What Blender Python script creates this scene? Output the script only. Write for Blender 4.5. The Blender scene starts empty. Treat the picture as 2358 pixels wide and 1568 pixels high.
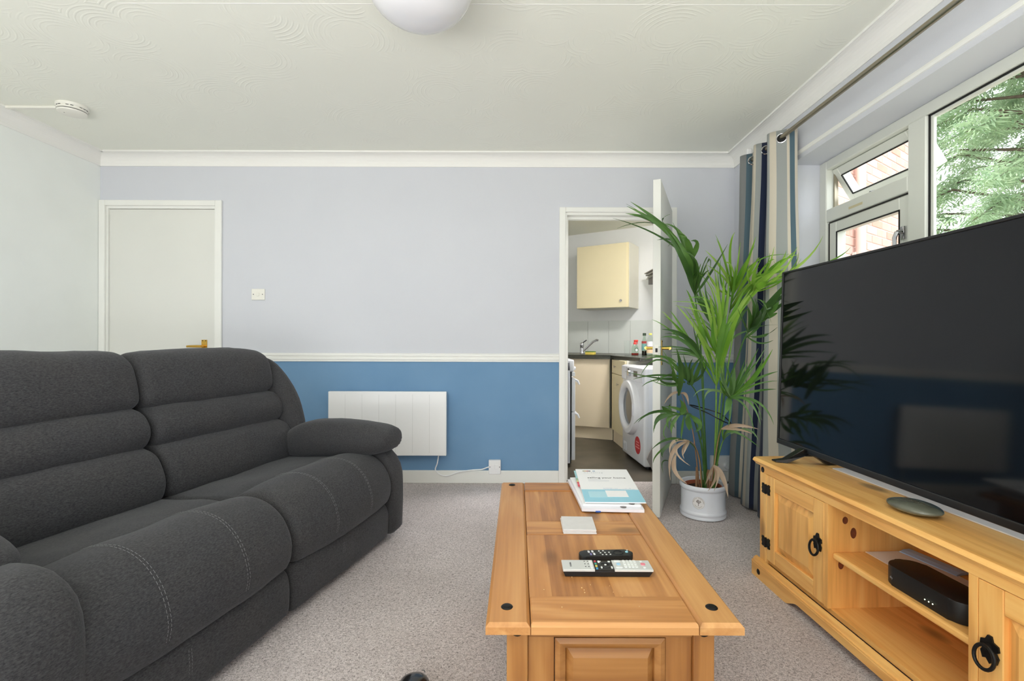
import bpy, bmesh, math, random
from mathutils import Vector, Matrix, noise
import numpy as np
random.seed(7)
SC = bpy.context.scene
COL = SC.collection
PI = math.pi

# ------------------------------------------------------------------ camera
EYE = 1.025
cam_d = bpy.data.cameras.new('camera')
cam = bpy.data.objects.new('camera', cam_d)
COL.objects.link(cam)
cam.location = (0, 0, EYE)
cam.rotation_euler = (PI / 2, math.radians(-0.16), 0)
cam_d.sensor_width = 36.0
cam_d.lens = 36.0 * 1113.0 / 2358.0
cam_d.shift_x = -14.0 / 2358.0
cam_d.shift_y = 1.0 / 2358.0
cam_d.clip_start = 0.02
SC.camera = cam

# ------------------------------------------------------------------ world, lights, exposure
w = bpy.data.worlds.new('sky')
SC.world = w
w.use_nodes = True
nt = w.node_tree
nt.nodes['Background'].inputs[0].default_value = (0.90, 0.955, 1.0, 1)
nt.nodes['Background'].inputs[1].default_value = 3.0


def area(name, loc, rot, sx, sy, energy=0.0, color=(1, 1, 1), portal=False):
    d = bpy.data.lights.new(name, 'AREA')
    d.shape = 'RECTANGLE'
    d.size, d.size_y = sx, sy
    d.energy = energy
    d.color = color
    o = bpy.data.objects.new(name, d)
    COL.objects.link(o)
    o.location, o.rotation_euler = loc, rot
    if portal:
        d.cycles.is_portal = True
    return o


area('portal_side_window', (1.83, 1.43, 1.5), (0, PI / 2, 0), 1.12, 2.72, portal=True)
area('portal_added_window', (-1.45, -1.78, 1.12), (PI / 2, 0, 0), 2.0, 2.1, portal=True)
# added fill light behind the camera, aimed up so the ceiling brightens the room
area('rear_fill_light', (-0.8, -1.05, 0.7), (math.radians(180 - 12), 0, 0), 2.6, 1.0, energy=92, color=(1.0, 1.0, 1.0))
SC.view_settings.view_transform = 'Standard'
SC.view_settings.look = 'None'
SC.view_settings.exposure = 0.33
SC.view_settings.gamma = 1.0
SC.view_settings.use_curve_mapping = False
SC.cycles.use_denoising = True
SC.cycles.max_bounces = 10
SC.cycles.diffuse_bounces = 6
SC.cycles.transparent_max_bounces = 12
SC.cycles.caustics_reflective = False
SC.cycles.caustics_refractive = False
SC.cycles.sample_clamp_indirect = 6.0


# ------------------------------------------------------------------ helpers: materials
def lin(c):
    return tuple(((v / 255.0) / 12.92 if v / 255.0 <= 0.04045 else ((v / 255.0 + 0.055) / 1.055) ** 2.4) for v in c)


def newmat(name):
    m = bpy.data.materials.new(name)
    m.use_nodes = True
    t = m.node_tree
    b = t.nodes['Principled BSDF']
    return m, t, b


def N(t, typ, **kw):
    n = t.nodes.new(typ)
    for k, v in kw.items():
        if k in n.inputs:
            n.inputs[k].default_value = v
        else:
            setattr(n, k, v)
    return n


def L(t, a, ao, b, bi):
    t.links.new(a.outputs[ao], b.inputs[bi])


def mat(name, rgb, rough=0.5, metal=0.0, spec=0.5, var=0.0, vscale=8.0, bump=0.0, bscale=200.0, coat=0.0, emit=None):
    m, t, b = newmat(name)
    c = lin(rgb)
    b.inputs['Base Color'].default_value = (*c, 1)
    b.inputs['Roughness'].default_value = rough
    b.inputs['Metallic'].default_value = metal
    b.inputs['Specular IOR Level'].default_value = spec
    b.inputs['Coat Weight'].default_value = coat
    co = N(t, 'ShaderNodeTexCoord')
    if var > 0:
        n = N(t, 'ShaderNodeTexNoise', Scale=vscale, Detail=4.0)
        L(t, co, 'Object', n, 'Vector')
        r = N(t, 'ShaderNodeValToRGB')
        r.color_ramp.elements[0].position = 0.3
        r.color_ramp.elements[1].position = 0.7
        r.color_ramp.elements[0].color = (*[x * (1 - var) for x in c], 1)
        r.color_ramp.elements[1].color = (*[min(1, x * (1 + var)) for x in c], 1)
        L(t, n, 'Fac', r, 'Fac')
        L(t, r, 'Color', b, 'Base Color')
    if bump > 0:
        n = N(t, 'ShaderNodeTexNoise', Scale=bscale, Detail=3.0)
        L(t, co, 'Object', n, 'Vector')
        bp = N(t, 'ShaderNodeBump', Strength=bump, Distance=0.002)
        L(t, n, 'Fac', bp, 'Height')
        L(t, bp, 'Normal', b, 'Normal')
    if emit:
        b.inputs['Emission Color'].default_value = (*lin(rgb), 1)
        b.inputs['Emission Strength'].default_value = emit
    return m


def wood(name, axis, light, mid, dark, scale=1.0, rough=0.38, knots=True, off=0.0, stave=None):
    """pine: rings stretched along the grain axis, fine streaks and a few knots"""
    m, t, b = newmat(name)
    b.inputs['Roughness'].default_value = rough
    co = N(t, 'ShaderNodeTexCoord')
    mp = N(t, 'ShaderNodeMapping')
    sc = [9.0 * scale] * 3
    sc[axis] = 0.9 * scale
    mp.inputs['Scale'].default_value = sc
    mp.inputs['Location'].default_value = (off, off * 1.7, off * 0.6)
    L(t, co, 'Object', mp, 'Vector')
    n1 = N(t, 'ShaderNodeTexNoise', Scale=1.1, Detail=3.0, Distortion=0.6)
    L(t, mp, 'Vector', n1, 'Vector')
    mul = N(t, 'ShaderNodeMath', operation='MULTIPLY')
    mul.inputs[1].default_value = 26.0
    L(t, n1, 'Fac', mul, 0)
    sn = N(t, 'ShaderNodeMath', operation='SINE')
    L(t, mul, 0, sn, 0)
    ma = N(t, 'ShaderNodeMath', operation='MULTIPLY_ADD')
    ma.inputs[1].default_value = 0.16
    ma.inputs[2].default_value = 0.32
    L(t, sn, 0, ma, 0)
    mp2 = N(t, 'ShaderNodeMapping')
    s2 = [150.0 * scale] * 3
    s2[axis] = 4.0 * scale
    mp2.inputs['Scale'].default_value = s2
    L(t, co, 'Object', mp2, 'Vector')
    n2 = N(t, 'ShaderNodeTexNoise', Scale=1.0, Detail=2.0)
    L(t, mp2, 'Vector', n2, 'Vector')
    n3 = N(t, 'ShaderNodeTexNoise', Scale=0.5, Detail=2.0)
    L(t, mp, 'Vector', n3, 'Vector')
    a1 = N(t, 'ShaderNodeMath', operation='MULTIPLY_ADD')
    a1.inputs[1].default_value = 0.35
    L(t, n2, 'Fac', a1, 0)
    L(t, ma, 0, a1, 2)
    a2 = N(t, 'ShaderNodeMath', operation='MULTIPLY_ADD')
    a2.inputs[1].default_value = 0.7
    L(t, n3, 'Fac', a2, 0)
    L(t, a1, 0, a2, 2)
    a3 = N(t, 'ShaderNodeMath', operation='ADD')
    a3.inputs[1].default_value = -0.35
    L(t, a2, 0, a3, 0)
    if stave is not None:
        # glued staves, each a little lighter or darker than the next
        sx = N(t, 'ShaderNodeSeparateXYZ')
        L(t, co, 'Object', sx, 'Vector')
        dv = N(t, 'ShaderNodeMath', operation='DIVIDE')
        dv.inputs[1].default_value = 0.071
        L(t, sx, stave, dv, 0)
        fl = N(t, 'ShaderNodeMath', operation='FLOOR')
        L(t, dv, 0, fl, 0)
        wn = N(t, 'ShaderNodeTexWhiteNoise')
        wn.noise_dimensions = '1D'
        L(t, fl, 0, wn, 'W')
        a4 = N(t, 'ShaderNodeMath', operation='MULTIPLY_ADD')
        a4.inputs[1].default_value = 0.34
        L(t, wn, 'Value', a4, 0)
        L(t, a3, 0, a4, 2)
        a3 = N(t, 'ShaderNodeMath', operation='ADD')
        a3.inputs[1].default_value = -0.15
        L(t, a4, 0, a3, 0)
    r = N(t, 'ShaderNodeValToRGB')
    r.color_ramp.elements[0].position = 0.12
    r.color_ramp.elements[1].position = 0.92
    r.color_ramp.elements[0].color = (*lin(light), 1)
    r.color_ramp.elements[1].color = (*lin(dark), 1)
    e = r.color_ramp.elements.new(0.5)
    e.color = (*lin(mid), 1)
    L(t, a3, 0, r, 'Fac')
    last, so = r, 'Color'
    if knots:
        mp3 = N(t, 'ShaderNodeMapping')
        s3 = [7.0 * scale] * 3
        s3[axis] = 3.2 * scale
        mp3.inputs['Scale'].default_value = s3
        mp3.inputs['Location'].default_value = (off * 3, off, off * 2)
        L(t, co, 'Object', mp3, 'Vector')
        v = N(t, 'ShaderNodeTexVoronoi', Scale=0.8)
        L(t, mp3, 'Vector', v, 'Vector')
        kr = N(t, 'ShaderNodeValToRGB')
        kr.color_ramp.elements[0].position = 0.10
        kr.color_ramp.elements[1].position = 0.19
        kr.color_ramp.elements[0].color = (1, 1, 1, 1)
        kr.color_ramp.elements[1].color = (0, 0, 0, 1)
        L(t, v, 'Distance', kr, 'Fac')
        mx = N(t, 'ShaderNodeMix', data_type='RGBA')
        mx.inputs['B'].default_value = (*lin([int(x * .62) for x in dark]), 1)
        kf = N(t, 'ShaderNodeMath', operation='MULTIPLY')
        kf.inputs[1].default_value = 0.75
        L(t, kr, 'Color', kf, 0)
        L(t, kf, 0, mx, 0)
        t.links.new(r.outputs['Color'], mx.inputs[6])
        mx.inputs[7].default_value = (*lin([int(x * .62) for x in dark]), 1)
        t.links.new(mx.outputs[2], b.inputs['Base Color'])
    else:
        L(t, r, 'Color', b, 'Base Color')
    bp = N(t, 'ShaderNodeBump', Strength=0.12, Distance=0.001)
    L(t, a3, 0, bp, 'Height')
    L(t, bp, 'Normal', b, 'Normal')
    return m


# ------------------------------------------------------------------ helpers: geometry
def BM():
    return bmesh.new()


def box(bm, x0, x1, y0, y1, z0, z1, bev=0.0, seg=2):
    r = bmesh.ops.create_cube(bm, size=1.0)
    vs = r['verts']
    for v in vs:
        v.co = Vector(((x0 + x1) / 2 + v.co.x * (x1 - x0), (y0 + y1) / 2 + v.co.y * (y1 - y0), (z0 + z1) / 2 + v.co.z * (z1 - z0)))
    if bev > 0:
        es = set()
        for v in vs:
            es.update(v.link_edges)
        bmesh.ops.bevel(bm, geom=list(es), offset=bev, segments=seg, profile=0.5, affect='EDGES')
    return bm


def cyl(bm, p0, p1, r0, r1=None, seg=16, caps=True):
    p0, p1 = Vector(p0), Vector(p1)
    r1 = r0 if r1 is None else r1
    d = (p1 - p0).normalized()
    a = Vector((0, 0, 1)) if abs(d.z) < 0.9 else Vector((1, 0, 0))
    u = d.cross(a).normalized()
    v = d.cross(u).normalized()
    ra, rb = [], []
    for i in range(seg):
        th = 2 * PI * i / seg
        k = u * math.cos(th) + v * math.sin(th)
        ra.append(bm.verts.new(p0 + k * r0))
        rb.append(bm.verts.new(p1 + k * r1))
    for i in range(seg):
        j = (i + 1) % seg
        bm.faces.new((ra[i], ra[j], rb[j], rb[i]))
    if caps:
        bm.faces.new(ra)
        bm.faces.new(rb)
    return bm


def tube(bm, pts, r, seg=8, closed=False, caps=True):
    """r: number or list"""
    pts = [Vector(p) for p in pts]
    n = len(pts)
    rings = []
    up = None
    for i, p in enumerate(pts):
        if closed:
            d = (pts[(i + 1) % n] - pts[i - 1]).normalized()
        else:
            d = (pts[min(i + 1, n - 1)] - pts[max(i - 1, 0)]).normalized()
        if up is None:
            a = Vector((0, 0, 1)) if abs(d.z) < 0.9 else Vector((1, 0, 0))
            up = (a - d * a.dot(d)).normalized()
        else:
            up = (up - d * up.dot(d)).normalized()
        s = d.cross(up)
        rr = r[i] if isinstance(r, (list, tuple)) else r
        rings.append([bm.verts.new(p + (up * math.cos(2 * PI * k / seg) + s * math.sin(2 * PI * k / seg)) * rr) for k in range(seg)])
    for i in range(n if closed else n - 1):
        A, B = rings[i], rings[(i + 1) % n]
        for k in range(seg):
            j = (k + 1) % seg
            bm.faces.new((A[k], A[j], B[j], B[k]))
    if caps and not closed:
        bm.faces.new(rings[0])
        bm.faces.new(rings[-1])
    return bm


def lathe(bm, prof, seg=32, axis='z', c=(0, 0, 0), close=False):
    """prof: list of (radius, height)"""
    rings = []
    for r, h in prof:
        ring = []
        for i in range(seg):
            th = 2 * PI * i / seg
            a, b_ = r * math.cos(th), r * math.sin(th)
            p = {'z': (a, b_, h), 'y': (a, h, b_), 'x': (h, a, b_)}[axis]
            ring.append(bm.verts.new((c[0] + p[0], c[1] + p[1], c[2] + p[2])))
        rings.append(ring)
    for i in range(len(rings) - 1):
        A, B = rings[i], rings[i + 1]
        for k in range(seg):
            j = (k + 1) % seg
            bm.faces.new((A[k], A[j], B[j], B[k]))
    if prof[0][0] > 1e-5:
        bm.faces.new(rings[0])
    if prof[-1][0] > 1e-5:
        bm.faces.new(rings[-1])
    bmesh.ops.remove_doubles(bm, verts=bm.verts, dist=1e-6)
    return bm


def prism(bm, poly, h0, h1, axis='z', bev=0.0):
    """poly extruded along an axis; poly points are the other two coordinates in xyz order"""
    def P(a, b_, h):
        return {'z': (a, b_, h), 'y': (a, h, b_), 'x': (h, a, b_)}[axis]
    A = [bm.verts.new(P(a, b_, h0)) for a, b_ in poly]
    B = [bm.verts.new(P(a, b_, h1)) for a, b_ in poly]
    n = len(poly)
    fs = []
    for i in range(n):
        j = (i + 1) % n
        fs.append(bm.faces.new((A[i], A[j], B[j], B[i])))
    fs.append(bm.faces.new(A))
    fs.append(bm.faces.new(B))
    if bev > 0:
        es = set()
        for f in fs:
            es.update(f.edges)
        bmesh.ops.bevel(bm, geom=list(es), offset=bev, segments=2, profile=0.5, affect='EDGES')
    return bm


def rrect(w_, h_, r, seg=5, cx=0.0, cy=0.0):
    pts = []
    for qx, qy, a0 in ((1, 1, 0), (-1, 1, 90), (-1, -1, 180), (1, -1, 270)):
        for k in range(seg + 1):
            a = math.radians(a0 + 90 * k / seg)
            pts.append((cx + qx * (w_ / 2 - r) + r * math.cos(a), cy + qy * (h_ / 2 - r) + r * math.sin(a)))
    return pts


def obj(name, bm, m, parent=None, smooth=False, angle=40.0):
    bmesh.ops.recalc_face_normals(bm, faces=bm.faces)
    me = bpy.data.meshes.new(name)
    bm.to_mesh(me)
    bm.free()
    ms = m if isinstance(m, (list, tuple)) else [m]
    for k in ms:
        me.materials.append(k)
    if smooth:
        me.polygons.foreach_set('use_smooth', [True] * len(me.polygons))
        if angle < 180:
            me.set_sharp_from_angle(angle=math.radians(angle))
    o = bpy.data.objects.new(name, me)
    COL.objects.link(o)
    if parent:
        o.parent = parent
    return o


def share(name, me, parent=None, loc=(0, 0, 0), rot=(0, 0, 0), scale=(1, 1, 1)):
    o = bpy.data.objects.new(name, me)
    COL.objects.link(o)
    o.location, o.rotation_euler, o.scale = loc, rot, scale
    if parent:
        o.parent = parent
    return o


def tag(o, label, cat=None, group=None, kind=None):
    if label:
        o['label'] = label
    if cat:
        o['category'] = cat
    if group:
        o['group'] = group
    if kind:
        o['kind'] = kind
    return o


def thing(name, label, cat, loc=(0, 0, 0), rz=0.0, group=None, kind=None):
    o = bpy.data.objects.new(name, None)
    o.empty_display_size = 0.05
    COL.objects.link(o)
    o.location = loc
    o.rotation_euler = (0, 0, rz)
    return tag(o, label, cat, group, kind)


def text(name, s, size, m, parent, loc, rot, extrude=0.0002, align='LEFT'):
    c = bpy.data.curves.new(name, 'FONT')
    c.body = s
    c.size = size
    c.extrude = extrude
    c.resolution_u = 2
    c.align_x = align
    tmp = bpy.data.objects.new('tmp', c)
    COL.objects.link(tmp)
    bpy.context.view_layer.update()
    me = bpy.data.meshes.new_from_object(tmp.evaluated_get(bpy.context.evaluated_depsgraph_get()))
    bpy.data.objects.remove(tmp)
    me.name = name
    me.materials.clear()
    me.materials.append(m)
    o = share(name, me, parent, loc, rot)
    return o


def catmull(ctrl, n, closed=True):
    P = [Vector((*p, 0)) if len(p) == 2 else Vector(p) for p in ctrl]
    m_ = len(P)
    segs = m_ if closed else m_ - 1
    out = []
    for i in range(n):
        f = i / (n if closed else n - 1) * segs
        k = min(int(f), segs - 1)
        t = f - k
        if closed:
            a, b_, c, d = P[(k - 1) % m_], P[k % m_], P[(k + 1) % m_], P[(k + 2) % m_]
        else:
            a, b_, c, d = P[max(k - 1, 0)], P[k], P[min(k + 1, m_ - 1)], P[min(k + 2, m_ - 1)]
        out.append(0.5 * ((2 * b_) + (-a + c) * t + (2 * a - 5 * b_ + 4 * c - d) * t * t + (-a + 3 * b_ - 3 * c + d) * t ** 3))
    return out


def resample_closed(pts, n):
    m_ = len(pts)
    ls = [(pts[(i + 1) % m_] - pts[i]).length for i in range(m_)]
    tot = sum(ls)
    out, i, acc = [], 0, 0.0
    for k in range(n):
        d = tot * k / n
        while acc + ls[i] < d:
            acc += ls[i]
            i += 1
        out.append(pts[i].lerp(pts[(i + 1) % m_], (d - acc) / max(ls[i], 1e-9)))
    return out


def cushion(bm, prof, u0, u1, r=0.035, puff=0.012, n=56, amp=0.004, freq=9.0, seed=0.0, step=0.035, shape=None):
    """soft stuffed body: a closed (v,z) outline swept along u, rounded ends, slightly uneven surface"""
    pts = resample_closed(catmull(prof, 160), n)
    area_ = sum(pts[i].x * pts[(i + 1) % n].y - pts[(i + 1) % n].x * pts[i].y for i in range(n))
    sg = 1 if area_ > 0 else -1
    nrm = []
    for i in range(n):
        t = (pts[(i + 1) % n] - pts[i - 1]).normalized()
        nrm.append(Vector((t.y, -t.x, 0)) * sg)
    secs = []
    for k in range(7):
        a = k / 6 * PI / 2
        secs.append((u0 + r * (1 - math.sin(a)), r * (1 - math.cos(a))))
    secs = secs[::-1]
    secs = [(u0 + r * (1 - math.cos(k / 6 * PI / 2)), r * (1 - math.sin(k / 6 * PI / 2))) for k in range(7)]
    m_ = max(2, int((u1 - u0 - 2 * r) / step))
    for k in range(1, m_):
        f = k / m_
        secs.append((u0 + r + (u1 - u0 - 2 * r) * f, -puff * math.sin(PI * f) ** 0.6))
    secs += [(u1 - r * (1 - math.cos(k / 6 * PI / 2)), r * (1 - math.sin(k / 6 * PI / 2))) for k in range(6, -1, -1)]
    rings = []
    for u, ins in secs:
        ring = []
        for p, q in zip(pts, nrm):
            c = p - q * ins
            co = Vector((u, c.x, c.y))
            d = noise.noise(co * freq + Vector((seed, seed * 1.3, 0))) * amp + noise.noise(co * freq * 2.7 + Vector((0, seed, seed))) * amp * 0.35
            co += Vector((0, q.x, q.y)) * d
            if shape:
                co = shape(co)
            ring.append(bm.verts.new(co))
        rings.append(ring)
    for i in range(len(rings) - 1):
        A, B = rings[i], rings[i + 1]
        for k in range(n):
            j = (k + 1) % n
            bm.faces.new((A[k], A[j], B[j], B[k]))
    bm.faces.new(rings[0])
    bm.faces.new(rings[-1])
    return bm


# ------------------------------------------------------------------ materials
M = {}
M['wall'] = None


def wall_paint():
    m, t, b = newmat('wall_paint_with_blue_dado')
    b.inputs['Roughness'].default_value = 0.75
    b.inputs['Specular IOR Level'].default_value = 0.25
    co = N(t, 'ShaderNodeTexCoord')
    sp = N(t, 'ShaderNodeSeparateXYZ')
    L(t, co, 'Object', sp, 'Vector')
    lt = N(t, 'ShaderNodeMath', operation='LESS_THAN')
    lt.inputs[1].default_value = 0.89
    L(t, sp, 'Z', lt, 0)
    n = N(t, 'ShaderNodeTexNoise', Scale=3.0, Detail=3.0)
    L(t, co, 'Object', n, 'Vector')
    mw = N(t, 'ShaderNodeMix', data_type='RGBA')
    mw.inputs[6].default_value = (*lin((209, 211, 219)), 1)
    mw.inputs[7].default_value = (*lin((214, 216, 223)), 1)
    L(t, n, 'Fac', mw, 0)
    mb = N(t, 'ShaderNodeMix', data_type='RGBA')
    mb.inputs[6].default_value = (*lin((106, 146, 184)), 1)
    mb.inputs[7].default_value = (*lin((126, 162, 196)), 1)
    L(t, n, 'Fac', mb, 0)
    mx = N(t, 'ShaderNodeMix', data_type='RGBA')
    L(t, lt, 0, mx, 0)
    t.links.new(mw.outputs[2], mx.inputs[6])
    t.links.new(mb.outputs[2], mx.inputs[7])
    t.links.new(mx.outputs[2], b.inputs['Base Color'])
    n2 = N(t, 'ShaderNodeTexNoise', Scale=160.0, Detail=2.0)
    L(t, co, 'Object', n2, 'Vector')
    bp = N(t, 'ShaderNodeBump', Strength=0.15, Distance=0.0015)
    L(t, n2, 'Fac', bp, 'Height')
    L(t, bp, 'Normal', b, 'Normal')
    return m


def artex():
    """ceiling plaster combed in overlapping fans"""
    m, t, b = newmat('ceiling_combed_plaster')
    b.inputs['Base Color'].default_value = (*lin((241, 242, 233)), 1)
    b.inputs['Roughness'].default_value = 0.8
    b.inputs['Specular IOR Level'].default_value = 0.2
    co = N(t, 'ShaderNodeTexCoord')
    v = N(t, 'ShaderNodeTexVoronoi', Scale=3.6, Randomness=0.9)
    v.voronoi_dimensions = '2D'
    L(t, co, 'Object', v, 'Vector')
    mu = N(t, 'ShaderNodeMath', operation='MULTIPLY')
    mu.inputs[1].default_value = 80.0
    L(t, v, 'Distance', mu, 0)
    sn = N(t, 'ShaderNodeMath', operation='SINE')
    L(t, mu, 0, sn, 0)
    pw = N(t, 'ShaderNodeMath', operation='MAXIMUM')
    pw.inputs[1].default_value = 0.2
    L(t, sn, 0, pw, 0)
    n = N(t, 'ShaderNodeTexNoise', Scale=7.0, Detail=2.0)
    L(t, co, 'Object', n, 'Vector')
    r = N(t, 'ShaderNodeValToRGB')
    r.color_ramp.elements[0].position = 0.46
    r.color_ramp.elements[1].position = 0.60
    L(t, n, 'Fac', r, 'Fac')
    m0 = N(t, 'ShaderNodeMath', operation='MULTIPLY')
    L(t, pw, 0, m0, 0)
    L(t, r, 'Color', m0, 1)
    r3 = N(t, 'ShaderNodeValToRGB')
    r3.color_ramp.elements[0].position = 0.16
    r3.color_ramp.elements[1].position = 0.30
    L(t, v, 'Distance', r3, 'Fac')
    mm = N(t, 'ShaderNodeMath', operation='MULTIPLY')
    L(t, m0, 0, mm, 0)
    L(t, r3, 'Color', mm, 1)
    bp = N(t, 'ShaderNodeBump', Strength=0.45, Distance=0.002)
    L(t, mm, 0, bp, 'Height')
    L(t, bp, 'Normal', b, 'Normal')
    return m


def carpet():
    m, t, b = newmat('carpet_pile')
    b.inputs['Roughness'].default_value = 0.95
    b.inputs['Specular IOR Level'].default_value = 0.1
    b.inputs['Sheen Weight'].default_value = 0.2
    co = N(t, 'ShaderNodeTexCoord')
    n = N(t, 'ShaderNodeTexNoise', Scale=150.0, Detail=4.0, Roughness=0.75, Distortion=1.2)
    L(t, co, 'Object', n, 'Vector')
    r = N(t, 'ShaderNodeValToRGB')
    cr = r.color_ramp
    cr.elements[0].position = 0.36
    cr.elements[1].position = 0.66
    cr.elements[0].color = (*lin((132, 121, 119)), 1)
    cr.elements[1].color = (*lin((255, 246, 246)), 1)
    e = cr.elements.new(0.5)
    e.color = (*lin((222, 210, 209)), 1)
    L(t, n, 'Fac', r, 'Fac')
    n2 = N(t, 'ShaderNodeTexNoise', Scale=2.2, Detail=3.0)
    L(t, co, 'Object', n2, 'Vector')
    r2 = N(t, 'ShaderNodeValToRGB')
    r2.color_ramp.elements[0].position = 0.3
    r2.color_ramp.elements[1].position = 0.72
    r2.color_ramp.elements[0].color = (0.84, 0.83, 0.82, 1)
    r2.color_ramp.elements[1].color = (1.06, 1.06, 1.06, 1)
    L(t, n2, 'Fac', r2, 'Fac')
    mx = N(t, 'ShaderNodeMix', data_type='RGBA')
    mx.blend_type = 'MULTIPLY'
    mx.inputs[0].default_value = 1.0
    t.links.new(r.outputs['Color'], mx.inputs[6])
    t.links.new(r2.outputs['Color'], mx.inputs[7])
    t.links.new(mx.outputs[2], b.inputs['Base Color'])
    bp = N(t, 'ShaderNodeBump', Strength=0.9, Distance=0.006)
    L(t, n, 'Fac', bp, 'Height')
    L(t, bp, 'Normal', b, 'Normal')
    return m


def fabric():
    m, t, b = newmat('sofa_charcoal_fabric')
    b.inputs['Roughness'].default_value = 0.95
    b.inputs['Specular IOR Level'].default_value = 0.15
    b.inputs['Sheen Weight'].default_value = 0.2
    b.inputs['Sheen Roughness'].default_value = 0.5
    b.inputs['Sheen Tint'].default_value = (0.55, 0.56, 0.6, 1)
    co = N(t, 'ShaderNodeTexCoord')
    mp = N(t, 'ShaderNodeMapping')
    mp.inputs['Scale'].default_value = (60, 160, 160)
    L(t, co, 'Object', mp, 'Vector')
    n = N(t, 'ShaderNodeTexNoise', Scale=2.0, Detail=4.0, Roughness=0.75)
    L(t, mp, 'Vector', n, 'Vector')
    r = N(t, 'ShaderNodeValToRGB')
    r.color_ramp.elements[0].position = 0.3
    r.color_ramp.elements[1].position = 0.72
    r.color_ramp.elements[0].color = (*lin((38, 38, 40)), 1)
    r.color_ramp.elements[1].color = (*lin((80, 79, 80)), 1)
    L(t, n, 'Fac', r, 'Fac')
    n2 = N(t, 'ShaderNodeTexNoise', Scale=5.0, Detail=2.0)
    L(t, co, 'Object', n2, 'Vector')
    r2 = N(t, 'ShaderNodeValToRGB')
    r2.color_ramp.elements[0].color = (0.86, 0.89, 0.95, 1)
    r2.color_ramp.elements[1].color = (1.1, 1.07, 1.03, 1)
    L(t, n2, 'Fac', r2, 'Fac')
    mx = N(t, 'ShaderNodeMix', data_type='RGBA')
    mx.blend_type = 'MULTIPLY'
    mx.inputs[0].default_value = 1.0
    t.links.new(r.outputs['Color'], mx.inputs[6])
    t.links.new(r2.outputs['Color'], mx.inputs[7])
    t.links.new(mx.outputs[2], b.inputs['Base Color'])
    bp = N(t, 'ShaderNodeBump', Strength=0.35, Distance=0.002)
    L(t, n, 'Fac', bp, 'Height')
    L(t, bp, 'Normal', b, 'Normal')
    return m


def glass(name='window_glass', tint=(1, 1, 1), ior=1.45):
    m = bpy.data.materials.new(name)
    m.use_nodes = True
    t = m.node_tree
    t.nodes.remove(t.nodes['Principled BSDF'])
    tr = N(t, 'ShaderNodeBsdfTransparent')
    tr.inputs[0].default_value = (*tint, 1)
    gl = N(t, 'ShaderNodeBsdfGlossy', Roughness=0.02)
    fr = N(t, 'ShaderNodeFresnel', IOR=ior)
    ge = N(t, 'ShaderNodeNewGeometry')
    iv = N(t, 'ShaderNodeMath', operation='SUBTRACT')
    iv.inputs[0].default_value = 1.0
    L(t, ge, 'Backfacing', iv, 1)
    fm = N(t, 'ShaderNodeMath', operation='MULTIPLY')
    L(t, fr, 0, fm, 0)
    L(t, iv, 0, fm, 1)
    mx = N(t, 'ShaderNodeMixShader')
    L(t, fm, 0, mx, 0)
    L(t, tr, 0, mx, 1)
    L(t, gl, 0, mx, 2)
    L(t, mx, 0, t.nodes['Material Output'], 0)
    return m


def leafmat(name, c1, c2, trans=0.45):
    m, t, b = newmat(name)
    b.inputs['Roughness'].default_value = 0.4
    co = N(t, 'ShaderNodeTexCoord')
    n = N(t, 'ShaderNodeTexNoise', Scale=6.0, Detail=2.0)
    L(t, co, 'Object', n, 'Vector')
    r = N(t, 'ShaderNodeValToRGB')
    r.color_ramp.elements[0].position = 0.3
    r.color_ramp.elements[1].position = 0.7
    r.color_ramp.elements[0].color = (*lin(c1), 1)
    r.color_ramp.elements[1].color = (*lin(c2), 1)
    L(t, n, 'Fac', r, 'Fac')
    L(t, r, 'Color', b, 'Base Color')
    tl = N(t, 'ShaderNodeBsdfTranslucent')
    L(t, r, 'Color', tl, 'Color')
    mx = N(t, 'ShaderNodeMixShader')
    mx.inputs[0].default_value = trans
    L(t, b, 0, mx, 1)
    L(t, tl, 0, mx, 2)
    L(t, mx, 0, t.nodes['Material Output'], 0)
    return m


M['wall'] = wall_paint()
M['wall_left'] = mat('left_wall_paint', (243, 246, 244), 0.8, spec=0.2, var=0.02, vscale=3, bump=0.1, bscale=160)
M['ceiling'] = artex()
M['carpet'] = carpet()
M['gloss_white'] = mat('gloss_white_woodwork', (240, 240, 236), 0.35, var=0.01)
M['cove'] = mat('coving_white', (243, 242, 239), 0.7, spec=0.2)
M['door'] = mat('door_cream_white', (226, 226, 221), 0.45, var=0.015, vscale=2)
M['upvc'] = mat('window_white_plastic', (220, 222, 214), 0.35)
M['gasket'] = mat('black_rubber_gasket', (22, 22, 22), 0.6)
M['glass'] = glass()
M['brass'] = mat('polished_brass', (214, 172, 84), 0.25, metal=1.0)
M['chrome'] = mat('chrome', (205, 205, 208), 0.12, metal=1.0)
M['steel'] = mat('brushed_steel_rod', (166, 158, 140), 0.3, metal=1.0)
M['plastic'] = mat('white_plastic', (244, 244, 245), 0.35)
M['plastic_warm'] = mat('ivory_plastic', (236, 234, 226), 0.4)
M['black'] = mat('black_plastic', (16, 16, 17), 0.35)
M['black_iron'] = mat('black_iron', (18, 17, 16), 0.45, metal=0.4, bump=0.2, bscale=150)
M['dark_slot'] = mat('dark_gap', (25, 25, 25), 0.8)
M['fabric'] = fabric()
M['stitch'] = mat('grey_thread', (112, 112, 114), 0.9)
LT, MD, DK = (208, 154, 96), (188, 130, 74), (146, 92, 48)
M['wood_x'] = wood('honey_pine_grain_across', 0, LT, MD, DK, off=0.3)
M['wood_y'] = wood('honey_pine_grain_lengthwise', 1, LT, MD, DK, off=1.9, stave='X')
M['wood_y2'] = wood('honey_pine_rail', 1, (208, 156, 98), (188, 132, 76), (148, 94, 48), off=4.1)
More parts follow.
